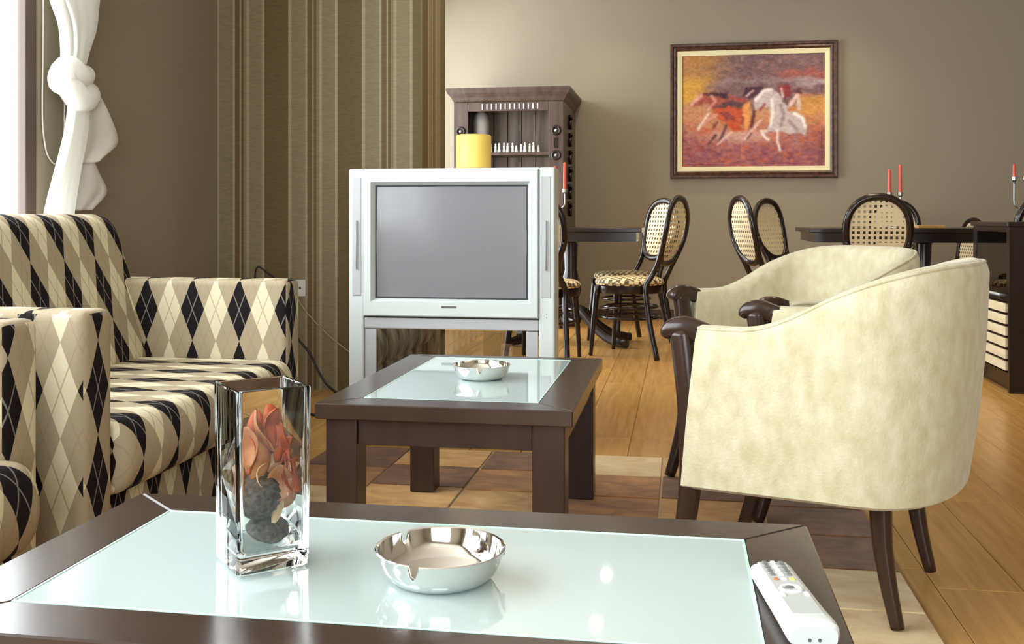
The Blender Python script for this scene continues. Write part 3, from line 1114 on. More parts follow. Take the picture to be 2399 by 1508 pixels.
# ---------------------------------------------------------------- television on its stand
def television():
    x0, x1 = -1.219, -0.447
    cx = (x0 + x1) / 2
    yf = 3.62
    t = thing('television', 'silver tube television built into a stand, dark screen switched off', 'television', (cx, yf, 0))
    X = (x1 - x0) / 2
    fx = 0.327          # half width of the front bezel
    sx, z0, z1 = 0.287, 0.552, 0.970
    fz0, fz1 = 0.487, 1.026
    # cabinet behind, tapering
    rings = []
    for y, hx, a, c in ((0.012, X - 0.012, 0.49, 1.03), (0.16, X - 0.02, 0.49, 1.03), (0.30, X - 0.12, 0.53, 0.98), (0.43, X - 0.2, 0.58, 0.92)):
        rings.append([(-hx, y, a), (hx, y, a), (hx, y, c), (-hx, y, c)])
    b = loft(bmesh.new(), rings)
    bmesh.ops.recalc_face_normals(b, faces=b.faces)
    obj('tube_housing', b, 'silver', t)
    # front bezel: frame of sloping faces
    o = [(-fx, -0.012), (fx, -0.012)]
    b = bmesh.new()

    def ring(hx, a, c, y):
        return [(-hx, y, a), (hx, y, a), (hx, y, c), (-hx, y, c)]
    rr = [ring(fx, fz0, fz1, 0.02), ring(fx, fz0, fz1, -0.010), ring(fx - 0.004, fz0 + 0.004, fz1 - 0.004, -0.014),
          ring(sx + 0.012, z0 - 0.012, z1 + 0.012, -0.014), ring(sx, z0, z1, 0.008), ring(sx, z0, z1, 0.02)]
    loft(b, rr, True, False)
    bmesh.ops.recalc_face_normals(b, faces=b.faces)
    obj('bezel', b, 'silver', t)
    b = bmesh.new()
    loft(b, [ring(sx - 0.0005, z0 + 0.0005, z1 - 0.0005, 0.006), ring(sx - 0.006, z0 + 0.006, z1 - 0.006, 0.0065)], True, False)
    obj('screen_surround', b, 'black', t)
    # screen: very slightly curved glass
    n = 16
    b = bmesh.new()
    g = [[b.verts.new((-sx + 0.005 + i / n * (2 * sx - 0.01), 0.0068 + 0.010 * ((2 * i / n - 1) ** 2 + (2 * j / n - 1) ** 2) * 0.35 - 0.004, z0 + 0.005 + j / n * (z1 - z0 - 0.01))) for j in range(n + 1)] for i in range(n + 1)]
    for i in range(n):
        for j in range(n):
            b.faces.new((g[i][j], g[i + 1][j], g[i + 1][j + 1], g[i][j + 1]))
    obj('screen', b, 'screen', t, True)
    # side towers with speaker grilles
    for s in (-1, 1):
        a0, a1 = sorted((s * (fx + 0.002), s * X))
        p = obj('side_panel', nbox(a0, a1, -0.004, 0.12, 0.0, 1.032, bev=0.006), 'silver', t)
        g0, g1 = sorted((s * (fx + 0.010), s * (X - 0.014)))
        obj('speaker_grille', nbox(g0, g1, -0.0065, 0.0, 0.56, 1.0, bev=0.002, seg=1), 'silver2', p)
        obj('speaker_insert', sweep(bmesh.new(), [((g0 + g1) / 2, -0.007, 0.66), ((g0 + g1) / 2, -0.007, 0.84)], (0.010, 0.002), 12), 'remoteg', p, True)
    obj('top_panel', nbox(-fx - 0.002, fx + 0.002, 0.0, 0.16, fz1 + 0.0005, 1.032, bev=0.002), 'silver', t)
    # stand
    obj('stand_rail', nbox(-fx, fx, 0.0, 0.10, 0.440, 0.480, bev=0.004), 'silver2', t)
    for s in (-1, 1):
        a0, a1 = sorted((s * (fx - 0.002), s * (fx - 0.046)))
        obj('door_strip', nbox(a0, a1, 0.002, 0.012, 0.05, 0.438, bev=0.002), 'silver2', t)
    obj('glass_door', nbox(-fx + 0.046, fx - 0.046, 0.004, 0.009, 0.05, 0.438), 'smoke', t)
    obj('stand_base', nbox(-fx, fx, 0.14, 0.40, 0.0, 0.045, bev=0.008), 'black', t)
    obj('stand_shelf', nbox(-fx, fx, 0.03, 0.36, 0.235, 0.247), 'smoke', t)
    # maker's nameplate: small dark relief letters too small to read
    np_ = obj('nameplate', nbox(-0.030, 0.026, -0.0155, -0.013, 0.5195, 0.5275, bev=0.001, seg=1), 'grey', t)
    for k in range(5):
        obj('led_dot', lathe(bmesh.new(), [(0.0015, 0), (0.0015, 0.001), (0.0002, 0.001)], 8), 'black', t, loc=(fx + 0.03, -0.0065, 0.52 + k * 0.012 - 0.03), rot=(PI / 2, 0, 0)) if k < 2 else None
    return t


television()
t = thing('pillar_candle', 'thick yellow pillar candle standing on top of the television', 'candle', (-0.766, 3.72, 1.0325))
obj('wax_body', lathe(bmesh.new(), [(0.002, 0.0), (0.062, 0.0), (0.066, 0.004), (0.0665, 0.122), (0.063, 0.127), (0.050, 0.124), (0.03, 0.119), (0.002, 0.118)], 40), 'wax', t, 'auto')
obj('wick', sweep(bmesh.new(), [(0, 0, 0.117), (0.001, 0, 0.124), (0.003, 0.001, 0.129)], 0.0012, 6), 'black', t)

# socket and cables on the pillar
t = thing('wall_socket', 'white wall socket plate on the striped pillar', 'socket', (-1.862, 4.779, 0.502))
obj('cover_plate', nbox(-0.036, 0.030, -0.010, 0.0, -0.042, 0.042, bev=0.004), 'plate', t)
obj('socket_hole', lathe(bmesh.new(), [(0.006, -0.0005), (0.006, 0.0012), (0.0005, 0.0012)], 12), 'black', t, loc=(0.003, -0.0102, 0), rot=(PI / 2, 0, 0))
t = thing('power_plug', 'black power plug with lead behind the sofa arm', 'plug', (-1.93, 4.76, 0.53))
obj('plug_body', sweep(bmesh.new(), [(-0.03, 0.0, 0.0), (-0.012, 0, 0.003), (0.02, 0, 0.0), (0.035, 0.008, -0.004)], [0.012, 0.014, 0.012, 0.006], 10), 'black', t, True)
obj('lead', sweep(bmesh.new(), spline([(-0.028, 0, 0), (-0.10, 0, 0.05), (-0.145, -0.005, 0.075), (-0.16, -0.01, 0.0), (-0.165, -0.02, -0.3), (-0.15, -0.02, -0.524)], 6), 0.004, 8), 'black', t, True)
for pts, lab, m, r in (
    ([(-1.90, 4.70, 0.36), (-1.84, 4.66, 0.28), (-1.76, 4.64, 0.20), (-1.71, 4.62, 0.12), (-1.66, 4.60, 0.06), (-1.58, 4.56, 0.018), (-1.48, 4.50, 0.006), (-1.30, 4.40, 0.006), (-1.12, 4.24, 0.006), (-1.0, 4.10, 0.006)],
     'thick black cable drooping from the sofa to the floor by the pillar', 'black', 0.006),
    ([(-1.80, 4.25, 0.16), (-1.72, 4.22, 0.09), (-1.64, 4.18, 0.03), (-1.56, 4.14, 0.006), (-1.40, 4.10, 0.006), (-1.25, 4.06, 0.006), (-1.10, 4.03, 0.006)],
     'black cable lying lower on the floor beside the sofa arm', 'black', 0.0055),
    ([(-1.87, 4.765, 0.45), (-1.82, 4.765, 0.38), (-1.72, 4.765, 0.28), (-1.60, 4.765, 0.19), (-1.50, 4.76, 0.13), (-1.42, 4.75, 0.06), (-1.38, 4.74, 0.005), (-1.30, 4.70, 0.005)],
     'thin beige cable running down the striped pillar', 'beige', 0.0035)):
    tag(obj('cable', sweep(bmesh.new(), spline(pts, 6), r, 8), m, None, True), lab, 'cable')


# ---------------------------------------------------------------- armchairs
def armchair(label, loc, rz):
    t = thing('armchair', label, 'armchair', loc, rz, 'cream tub armchairs')
    W, YF, YB = 0.272, -0.275, 0.185
    n_side, n_back = 12, 36
    path = []
    for i in range(n_side):
        path.append((W - 0.012 * (1 - i / n_side), YF + (0.02 - YF) * i / n_side))
    for i in range(n_back + 1):
        a = PI * i / n_back
        c, s = math.cos(a), math.sin(a)
        path.append((W * math.copysign(abs(c) ** 0.80, c), 0.02 + (YB - 0.02) * abs(s) ** 0.80))
    for i in range(n_side - 1, -1, -1):
        path.append((-(W - 0.012 * (1 - i / n_side)), YF + (0.02 - YF) * i / n_side))

    def top(y):
        u = min(max((y + 0.19) / 0.385, 0), 1)
        return 0.607 + 0.143 * (u * u * (3 - 2 * u))
    P = [Vector((x, y, 0)) for x, y in path]
    N = len(P)
    rings = []
    th = 0.030
    for i, p in enumerate(P):
        tg = (P[min(i + 1, N - 1)] - P[max(i - 1, 0)]).normalized()
        nrm = Vector((tg.y, -tg.x, 0))
        zt = top(p.y)
        zb = 0.258 - 0.012 * max(0, -p.y) / 0.3
        front = max(0.0, (-p.y - 0.12) / 0.18)
        backn = max(0.0, p.y / YB)
        ring = []

        def pt(off, z):
            k = (z - 0.25) / 0.5
            q = p + nrm * off
            q.y += 0.045 * k * backn - front * 0.05 * (1 - k * 1.4)
            q.x *= 1 + 0.03 * k
            bulge = 0.010 * math.sin(PI * min(max(k, 0), 1)) if off > 0 else 0
            if off > 0 and front > 0:            # soft creases pulled from the arm corner
                bulge += 0.0035 * front * k * math.sin(34 * (p.y + 0.28) * 3 + 9 * (1 - k))
            q += nrm * bulge
            q.z = z
            return q
        for k in range(8):
            ring.append(pt(th, zb + 0.008 + (zt - 0.03 - zb - 0.008) * k / 7))
        for a in (35, 65, 90, 115, 145):
            ra = math.radians(a)
            ring.append(pt(th * math.cos(ra), zt - 0.03 + 0.03 * math.sin(ra)))
        for k in range(6):
            ring.append(pt(-th, zt - 0.03 - (zt - 0.03 - zb - 0.04) * k / 5))
        ring.append(pt(-th * 0.4, zb))
        ring.append(pt(th * 0.6, zb))
        rings.append(ring)
    b = loft(bmesh.new(), rings)
    bmesh.ops.recalc_face_normals(b, faces=b.faces)
    sh = obj('shell', b, 'cream', t, 'auto')
    # piping on the rim and a seam inside the back
    pip = [tuple((r[8] + r[9]) / 2 + Vector((0, 0, 0.001))) for r in rings]
    obj('rim_piping', sweep(bmesh.new(), pip, 0.0045, 6), 'cream', sh, True)
    k = n_side + n_back // 3
    obj('inner_seam', sweep(bmesh.new(), [tuple(q) for q in rings[k][12:18]], 0.0022, 6), 'petal_c', sh, True)
    # seat cushion
    sec = []
    for z, s in ((0.315, 0.92), (0.33, 0.98), (0.37, 1.0), (0.415, 1.0), (0.445, 0.97), (0.458, 0.90), (0.463, 0.6)):
        ring = []
        for i in range(40):
            a = 2 * PI * i / 40
            c, d = math.cos(a), math.sin(a)
            ring.append((0.236 * s * math.copysign(abs(c) ** 0.5, c), -0.045 + (0.235 if d < 0 else 0.20) * s * math.copysign(abs(d) ** (0.45 if d < 0 else 0.8), d), z))
        sec.append(ring)
    obj('seat_cushion', loft(bmesh.new(), sec), 'cream', t, 'auto')
    sec = []
    for z in (0.262, 0.314):
        sec.append([(0.232 * math.copysign(abs(math.cos(2 * PI * i / 32)) ** 0.5, math.cos(2 * PI * i / 32)),
                     -0.055 + 0.205 * math.copysign(abs(math.sin(2 * PI * i / 32)) ** 0.7, math.sin(2 * PI * i / 32)), z) for i in range(32)])
    obj('seat_rail', loft(bmesh.new(), sec), 'walnut', t)
    for s in (1, -1):
        x = s * 0.262
        leg = spline([(x * 1.0, -0.368, 0.001), (x, -0.345, 0.07), (x, -0.318, 0.17), (x, -0.305, 0.30), (x, -0.309, 0.43), (x, -0.320, 0.53), (x, -0.328, 0.590)], 5)
        n = len(leg)
        o = obj('front_leg', sweep(bmesh.new(), leg, [(0.016 + 0.010 * min(1, i / n * 1.8), 0.016 + 0.010 * min(1, i / n * 1.8)) for i in range(n)], 12, square=0.7), 'walnut', t, True)
        cap = spline([(x, -0.362, 0.576), (x, -0.352, 0.590), (x, -0.322, 0.598), (x, -0.290, 0.590), (x, -0.262, 0.580)], 5)
        n = len(cap)
        obj('arm_cap', sweep(bmesh.new(), cap, [(0.019 + 0.008 * math.sin(PI * min(1, i / n + 0.25)), 0.012 + 0.012 * min(1, i / n * 3)) for i in range(n)], 12, square=0.7), 'walnut', o, True)
        leg = spline([(s * 0.198, 0.115, 0.001), (s * 0.192, 0.095, 0.09), (s * 0.188, 0.082, 0.18), (s * 0.185, 0.078, 0.28)], 5)
        n = len(leg)
        obj('rear_leg', sweep(bmesh.new(), leg, [0.0135 + 0.011 * i / n for i in range(n)], 12, square=0.75), 'walnut', t, True)
    return t


armchair('cream tub armchair with dark legs beside the wide coffee table', (0.404, 2.390, 0.0112), math.radians(-112))
armchair('cream tub armchair showing its inside, nearer the dining tables', (0.412, 3.265, 0.0112), math.radians(-62.3))


# ---------------------------------------------------------------- dining chairs
def dining_chair():
    t = thing('dining_chair', 'x', 'chair', (0, 0, 0), 0, 'dark cane-backed dining chairs')

    def yb(z):
        return 0.175 + max(0, z - 0.45) * 0.29 + 0.04 * math.sin(max(0, z - 0.45) * 6)
    obj('seat', lathe(bmesh.new(), [(0.002, 0.432), (0.19, 0.432), (0.208, 0.438), (0.215, 0.452), (0.208, 0.468), (0.18, 0.480), (0.10, 0.487), (0.002, 0.489)], 36), 'check', t, 'auto')
    obj('seat_rail', lathe(bmesh.new(), [(0.16, 0.388), (0.203, 0.388), (0.206, 0.395), (0.206, 0.431), (0.16, 0.431), (0.16, 0.388)], 36), 'ebony', t, 'auto')
    for s in (-1, 1):
        pts = [(s * 0.175, -0.185, 0.001), (s * 0.165, -0.170, 0.2), (s * 0.150, -0.150, 0.43)]
        obj('leg', sweep(bmesh.new(), spline(pts, 4), [0.0125 + 0.008 * i / 8 for i in range(9)], 10), 'ebony', t, True)
        zs = [0.001, 0.15, 0.30, 0.43, 0.50, 0.57, 0.64, 0.72]
        hx = [0.185, 0.172, 0.160, 0.155, 0.134, 0.130, 0.150, 0.174]
        yy = [0.255, 0.215, 0.185, 0.170, yb(0.50), yb(0.57), yb(0.64), yb(0.72)]
        pts = spline([(s * a, b_, c) for a, b_, c in zip(hx, yy, zs)], 4)
        obj('leg', sweep(bmesh.new(), pts, 0.0175, 10), 'ebony', t, True)
    # oval back frame
    zc, hw, hh = 0.770, 0.176, 0.200
    n = 40
    rings = []
    for i in range(n + 1):
        a = 2 * PI * i / n
        c, s = math.cos(a), math.sin(a)
        z = zc + hh * math.copysign(abs(s) ** 0.88, s)
        rings.append((hw * math.copysign(abs(c) ** 0.88, c), yb(z), z))
    b = bmesh.new()
    prof = []
    for i in range(n):
        p = Vector(rings[i])
        tg = (Vector(rings[(i + 1) % n]) - Vector(rings[i - 1])).normalized()
        side = tg.cross(Vector((0, 1, 0))).normalized()
        w = side.cross(tg)
        prof.append([p + side * (0.021 * math.cos(2 * PI * k / 8)) + w * (0.017 * math.sin(2 * PI * k / 8)) for k in range(8)])
    prof.append(prof[0])
    loft(b, prof, True, False)
    bmesh.ops.remove_doubles(b, verts=b.verts, dist=1e-6)
    bmesh.ops.recalc_face_normals(b, faces=b.faces)
    fr = obj('back_frame', b, 'ebony', t, True)
    # cane panel
    b = bmesh.new()
    uvl = b.loops.layers.uv.new('UVMap')
    R = 6
    rows = []
    for r in range(R + 1):
        row = []
        for i in range(n):
            a = 2 * PI * i / n
            c, s = math.cos(a), math.sin(a)
            k = max(r / R, 0.02)
            z = zc + hh * 0.95 * k * math.copysign(abs(s) ** 0.88, s)
            row.append(b.verts.new((hw * 0.95 * k * math.copysign(abs(c) ** 0.88, c), yb(z), z)))
        rows.append(row)
    for r in range(R):
        for i in range(n):
            k = (i + 1) % n
            b.faces.new((rows[r][i], rows[r][k], rows[r + 1][k], rows[r + 1][i]))
    for f in b.faces:
        for lp in f.loops:
            lp[uvl].uv = (lp.vert.co.x, lp.vert.co.z)
    obj('cane_panel', b, 'cane', t, True)
    obj('stretcher', torus(bmesh.new(), (0, 0.01, 0.235), 0.175, 0.009), 'ebony', t, True)
    obj('stretcher', torus(bmesh.new(), (0, 0.01, 0.30), 0.165, 0.008), 'ebony', t, True)
    return t


def facing(x, y):
    return math.atan2(x, -y)          # local -Y turned to (x, y)


DC = dining_chair()
chairs = [
    (-0.80, 6.00, facing(0.08, 1), 'dark cane-backed dining chair right behind the television', 1),
    (-0.315, 6.34, facing(-0.94, 0.34), 'dark cane-backed dining chair seen side-on with checked seat in view', 1),
    (-0.375, 6.97, facing(-0.78, -0.62), 'dark cane-backed dining chair with sunlit back, overlapped by the side-on chair', 1),
    (0.665, 6.50, facing(0.95, 0.33), 'dark cane-backed dining chair leaning, its light-struck back edge below the painting', 1),
    (0.86, 7.12, facing(0.80, -0.60), 'dark cane-backed dining chair with shadowed brown back below the painting', 1),
    (1.12, 6.36, facing(0.02, 1), 'dark cane-backed dining chair seen from behind at the candle table', 1),
    (1.55, 7.60, facing(-0.05, -1), 'dark cane-backed dining chair facing the room across the candle table', 1),
    (1.97, 6.28, facing(-0.1, 1), 'dark cane-backed dining chair behind the small drawer cabinet', 1),
    (1.95, 8.16, facing(-0.95, -0.3), 'low cane-backed chair with checked seat behind the candle table', 0.86),
]
for i, (x, y, rz, lab, sc) in enumerate(chairs):
    c = DC if i == 0 else copy_tree(DC)
    c.location = (x, y, 0.0)
    c.rotation_euler = (0, 0, rz)
    c.scale = (sc, sc, sc)
    c['label'] = lab


# ---------------------------------------------------------------- dining tables and candles
def dining_table(label, x0, x1, y0, y1):
    cx, cy = (x0 + x1) / 2, (y0 + y1) / 2
    X, Y = (x1 - x0) / 2, (y1 - y0) / 2
    t = thing('dining_table', label, 'table', (cx, cy, 0))
    obj('tabletop', nbox(-X, X, -Y, Y, 0.755, 0.785, bev=0.006), 'ebony', t)
    b = bmesh.new()
    for (a, c, d, e) in ((-X + 0.035, X - 0.035, -Y + 0.035, -Y + 0.06), (-X + 0.035, X - 0.035, Y - 0.06, Y - 0.035), (-X + 0.035, -X + 0.06, -Y + 0.06, Y - 0.06), (X - 0.06, X - 0.035, -Y + 0.06, Y - 0.06)):
        box(b, a, c, d, e, 0.695, 0.755)
    obj('apron', b, 'ebony', t)
    obj('pedestal', lathe(bmesh.new(), [(0.11, 0.754), (0.10, 0.72), (0.05, 0.68), (0.042, 0.5), (0.065, 0.42), (0.072, 0.36), (0.05, 0.30), (0.06, 0.24), (0.075, 0.18), (0.06, 0.12)], 24), 'ebony', t, 'auto')
    for k in range(4):
        a = math.radians(-30 + 90 * k) if False else math.radians((-28, 208, 28, 152)[k])
        d = Vector((math.cos(a), math.sin(a), 0))
        pts = spline([d * 0.03 + Vector((0, 0, 0.24)), d * 0.10 + Vector((0, 0, 0.21)), d * 0.20 + Vector((0, 0, 0.12)), d * 0.31 + Vector((0, 0, 0.055)), d * 0.40 + Vector((0, 0, 0.034)), d * 0.44 + Vector((0, 0, 0.03))], 5)
        obj('foot', sweep(bmesh.new(), pts, [(0.030, 0.032)] * 20 + [(0.028, 0.028)] * (len(pts) - 20), 10, square=0.7), 'ebony', t, 'auto')
    return t


dining_table('dark pedestal dining table behind the television', -1.22, -0.245, 6.50, 7.13)
dining_table('dark pedestal dining table carrying red candles and a tray', 0.80, 2.35, 6.60, 7.40)


def candle_pair(x, y, lab, zc, dx=0.066, z1=1.17):
    t = thing('candle_holder', lab, 'candle holder', (x, y, 0.7855), 0, 'pewter candle holders')
    obj('base', lathe(bmesh.new(), [(0.002, 0), (0.055, 0), (0.055, 0.006), (0.015, 0.016), (0.009, 0.03), (0.009, 0.13), (0.002, 0.13)], 20), 'pewter', t, 'auto')
    for s in (-1, 1):
        pts = spline([(0, 0, 0.12), (s * dx * 0.3, 0, 0.135), (s * dx * 0.5, 0, 0.16), (s * dx * 0.5, 0, zc - 0.7855 - 0.01)], 5)
        obj('arm', sweep(bmesh.new(), pts, 0.006, 8), 'pewter', t, True)
        obj('cup', lathe(bmesh.new(), [(0.005, zc - 0.7855 - 0.022), (0.017, zc - 0.7855 - 0.012), (0.018, zc - 0.7855 + 0.01), (0.013, zc - 0.7855 + 0.01), (0.012, zc - 0.7855 - 0.003), (0.002, zc - 0.7855 - 0.003)], 14, (s * dx / 2, 0)), 'pewter', t, 'auto')
    return t


def taper(x, y, z0, z1, lab):
    t = thing('taper_candle', lab, 'candle', (x, y, z0), 0, 'red taper candles')
    h = z1 - z0
    obj('wax_stick', lathe(bmesh.new(), [(0.002, 0), (0.0115, 0), (0.0105, h * 0.5), (0.009, h - 0.006), (0.004, h), (0.001, h)], 14), 'red', t, 'auto')
    obj('wick', sweep(bmesh.new(), [(0, 0, h - 0.001), (0.001, 0, h + 0.008)], 0.001, 5), 'black', t)


for x, y, zc, lab, ls, zz in ((-0.805, 6.80, 1.035, 'two-arm pewter candle holder on the table behind the television', 'red taper candle between the television and the tall cabinet', (1.20, 1.225)),
                              (1.365, 6.85, 1.005, 'two-arm pewter candle holder on the table behind the chair', 'red taper candle standing behind the chair seen from behind', (1.165, 1.195)),
                              (2.12, 6.85, 1.10, 'two-arm pewter candle holder at the table end past the drawer cabinet', 'red taper candle at the table end past the drawer cabinet', (1.19, 1.19))):
    candle_pair(x, y, lab, zc)
    for s, z1 in zip((-1, 1), zz):
        taper(x + s * 0.033, y, zc - 0.002, z1, ls if zz[0] == zz[1] else ('shorter ' if s < 0 else 'taller ') + ls)
t = thing('serving_tray', 'small shallow wooden tray lying on the candle table', 'tray', (1.56, 6.72, 0.7855))
obj('tray_base', nbox(-0.09, 0.07, -0.05, 0.05, 0.0, 0.008, bev=0.002), 'hide_tan', t)
for a, c, d, e in ((-0.09, 0.07, -0.05, -0.042), (-0.09, 0.07, 0.042, 0.05), (-0.09, -0.082, -0.042, 0.042), (0.062, 0.07, -0.042, 0.042)):
    obj('tray_rim', nbox(a, c, d, e, 0.008, 0.018, bev=0.001, seg=1), 'hide_tan', t)


# ---------------------------------------------------------------- tall hutch by the back wall
def hutch():
    x0, x1, y0, y1 = -1.745, -0.885, 7.72, 8.58
    cx = (x0 + x1) / 2
    X = (x1 - x0) / 2
    D = y1 - y0
    t = thing('display_hutch', 'tall carved dark wood display hutch against the back wall', 'cabinet', (cx, y0, 0))
    zt = 1.755
    # cornice: stepped and flared
    rings = []
    for z, o in ((zt - 0.01, 0.0), (zt + 0.012, 0.012), (zt + 0.03, 0.02), (zt + 0.06, 0.045), (zt + 0.085, 0.055), (zt + 0.10, 0.055)):
        rings.append([(-X - o, -o, z), (X + o, -o, z), (X + o, D, z), (-X - o, D, z)])
    obj('cornice', loft(bmesh.new(), rings), 'hutch', t)
    # carcase
    for s in (-1, 1):
        a0, a1 = sorted((s * X, s * (X - 0.03)))
        sp = obj('side_panel', nbox(a0, a1, 0.0, D, 0.0, zt - 0.011), 'ebony' if s > 0 else 'hutch', t)  # right side darker, its shade put into the wood colour
        a0, a1 = sorted((s * X, s * (X - 0.115)))
        obj('stile', nbox(a0, a1, -0.016, -0.0005, 0.82, zt - 0.011, bev=0.003), 'hutch', t)
        for zz in (1.52, 1.33):
            ro = obj('rosette', torus(bmesh.new(), (s * (X - 0.057), -0.02, zz), 0.030, 0.010, 20, 8, 'y'), 'ebony', t, True)
            b = bmesh.new()
            bmesh.ops.create_uvsphere(b, u_segments=12, v_segments=8, radius=0.014)
            obj('boss', b, 'pewter', ro, True, loc=(s * (X - 0.057), -0.02, zz))
        obj('carved_insert', nbox(s * (X - 0.057) - 0.018, s * (X - 0.057) + 0.018, -0.020, -0.016, 1.385, 1.465, bev=0.002, seg=1), 'ebony', t)
    # carved scrolls on the right side
    for k in range(6):
        z = 1.62 - k * 0.14
        pts = spline([(X + 0.008, 0.40 + 0.03 * math.sin(k), z + 0.05), (X + 0.014, 0.44, z + 0.02), (X + 0.010, 0.38, z - 0.01), (X + 0.010, 0.42, z - 0.05)], 6)
        obj('carved_scroll', sweep(bmesh.new(), pts, 0.014, 8), 'ebony', t, True)
    obj('top_rail', nbox(-X + 0.116, X - 0.116, -0.016, -0.0005, 1.675, zt - 0.011, bev=0.003), 'hutch', t)
    for k in range(13):
        xx = -0.20 + k * 0.036
        obj('dentil', nbox(xx - 0.006, xx + 0.006, -0.022, -0.016, 1.688, 1.733, bev=0.003, seg=1), 'silver2', t)
    nb = 7
    wdt = (2 * X - 0.064) / nb
    for k in range(nb):
        obj('back_board', nbox(-X + 0.032 + k * wdt + 0.002, -X + 0.032 + (k + 1) * wdt - 0.002, 0.30, 0.315, 0.82, zt - 0.012, bev=0.002, seg=1), 'hutchback', t)
    obj('shelf', nbox(-X + 0.031, X - 0.031, 0.02, 0.298, 1.335, 1.360, bev=0.002), 'hutch', t)
    obj('shelf', nbox(-X + 0.031, X - 0.031, 0.02, 0.298, 1.06, 1.085, bev=0.002), 'hutch', t)
    obj('worktop', nbox(-X - 0.02, X + 0.02, -0.06, D, 0.78, 0.815, bev=0.004), 'hutch', t) if False else obj('worktop', nbox(-X + 0.031, X - 0.031, -0.05, D - 0.02, 0.78, 0.815, bev=0.004), 'hutch', t)
    for s in (-1, 1):
        a0, a1 = sorted((s * 0.004, s * (X - 0.031)))
        d = obj('door', nbox(a0, a1, -0.02, 0.004, 0.08, 0.775, bev=0.004), 'hutch', t)
        obj('door_panel', nbox(a0 + 0.06, a1 - 0.06, -0.028, -0.02, 0.15, 0.70, bev=0.006), 'hutch', d)
        b = bmesh.new()
        bmesh.ops.create_uvsphere(b, u_segments=12, v_segments=8, radius=0.014)
        obj('knob', b, 'pewter', d, True, loc=(s * 0.03, -0.034, 0.44))
    obj('plinth', nbox(-X + 0.031, X - 0.031, 0.0, 0.03, 0.0, 0.078), 'hutch', t)
    # small white figures on the shelf
    rnd = random.Random(5)
    for k in range(12):
        px = cx - 0.155 + k * 0.034
        h = 0.055 + 0.028 * rnd.random()
        f = obj('porcelain_figurine', lathe(bmesh.new(), [(0.001, 0), (0.014, 0), (0.013, h * 0.2), (0.009, h * 0.45), (0.011, h * 0.6), (0.0055, h * 0.72), (0.009, h * 0.86), (0.001, h)], 12), 'porcelain', None, 'auto', loc=(px, y0 + 0.08 + 0.03 * (k % 2), 1.3605))
        tag(f, 'small white porcelain figurine in a row on the hutch shelf', 'figurine', 'figurines on the hutch shelf')
    v = obj('shelf_vase', lathe(bmesh.new(), [(0.001, 0), (0.035, 0), (0.045, 0.05), (0.062, 0.16), (0.066, 0.24), (0.055, 0.30), (0.03, 0.325), (0.028, 0.33), (0.02, 0.325), (0.001, 0.32)], 28), 'stone', None, 'auto', loc=(cx - 0.245, y0 + 0.16, 1.3605))
    tag(v, 'tall pale grey vase standing in the hutch behind the candle', 'vase')


hutch()


# ---------------------------------------------------------------- small cabinet with cream drawers on the right
def drawer_cabinet():
    x0, x1, y0, y1 = 1.57, 2.08, 5.225, 5.84
    Z = 0.83
    t = thing('drawer_cabinet', 'small dark wood cabinet with glazed top and cream drawer fronts', 'cabinet', (x0, y0, 0))
    D, L = x1 - x0, y1 - y0
    for a, c in ((0, 0.022), (L - 0.022, L)):
        obj('side_panel', nbox(0, D, a, c, 0.0, Z - 0.025), 'ebony', t)
    obj('top_board', nbox(-0.012, D, -0.012, L + 0.012, Z - 0.024, Z, bev=0.004), 'ebony', t)
    obj('back_panel', nbox(D - 0.012, D, 0.0225, L - 0.0225, 0.08, Z - 0.025), 'ebony', t)
    obj('shelf', nbox(0.004, D - 0.013, 0.0225, L - 0.0225, 0.440, 0.458), 'ebony', t)
    obj('bottom_board', nbox(0.0, D - 0.013, 0.0225, L - 0.0225, 0.075, 0.095), 'ebony', t)
    obj('plinth', nbox(0.03, 0.05, 0.0225, L - 0.0225, 0.0, 0.074), 'ebony', t)
    gd = obj('glass_door', nbox(0.004, 0.008, 0.045, L - 0.045, 0.50, Z - 0.045), 'clearpane', t)
    b = bmesh.new()
    for a, c, d, e in ((0.0225, 0.047, 0.475, Z - 0.026), (L - 0.047, L - 0.0225, 0.475, Z - 0.026), (0.047, L - 0.047, Z - 0.05, Z - 0.026), (0.047, L - 0.047, 0.475, 0.50)):
        box(b, 0.0, 0.014, a, c, d, e)
    obj('door_frame', b, 'ebony', gd)
    h = (0.438 - 0.098) / 6
    for k in range(6):
        z = 0.098 + k * h
        obj('drawer_front', nbox(-0.006, 0.014, 0.05, L - 0.05, z + 0.005, z + h - 0.008, bev=0.003), 'slat', t)
        obj('drawer_rail', nbox(0.002, 0.30, 0.0225, L - 0.0225, z + h - 0.007, z + h - 0.001), 'ebony', t)
    for k, (yy, hh, m) in enumerate(((0.14, 0.05, 'pewter'), (0.25, 0.09, 'stone'), (0.36, 0.07, 'pewter'))):
        f = obj('trinket_jar', lathe(bmesh.new(), [(0.001, 0), (0.025, 0), (0.03, hh * 0.5), (0.02, hh * 0.8), (0.024, hh), (0.001, hh)], 16), m, None, 'auto', loc=(x0 + 0.12, y0 + yy, 0.4585))
        tag(f, ('short', 'tallest', 'middle-sized')[k] + ' grey jar behind the glass of the drawer cabinet', 'jar')
    p = obj('paper_stack', nbox(0, 0.10, 0, 0.30, 0, 0.022, bev=0.003), 'paper', None, loc=(x0 + 0.018, y0 + 0.22, 0.4585))
    tag(p, 'low stack of white papers on the drawer cabinet shelf', 'papers')


drawer_cabinet()


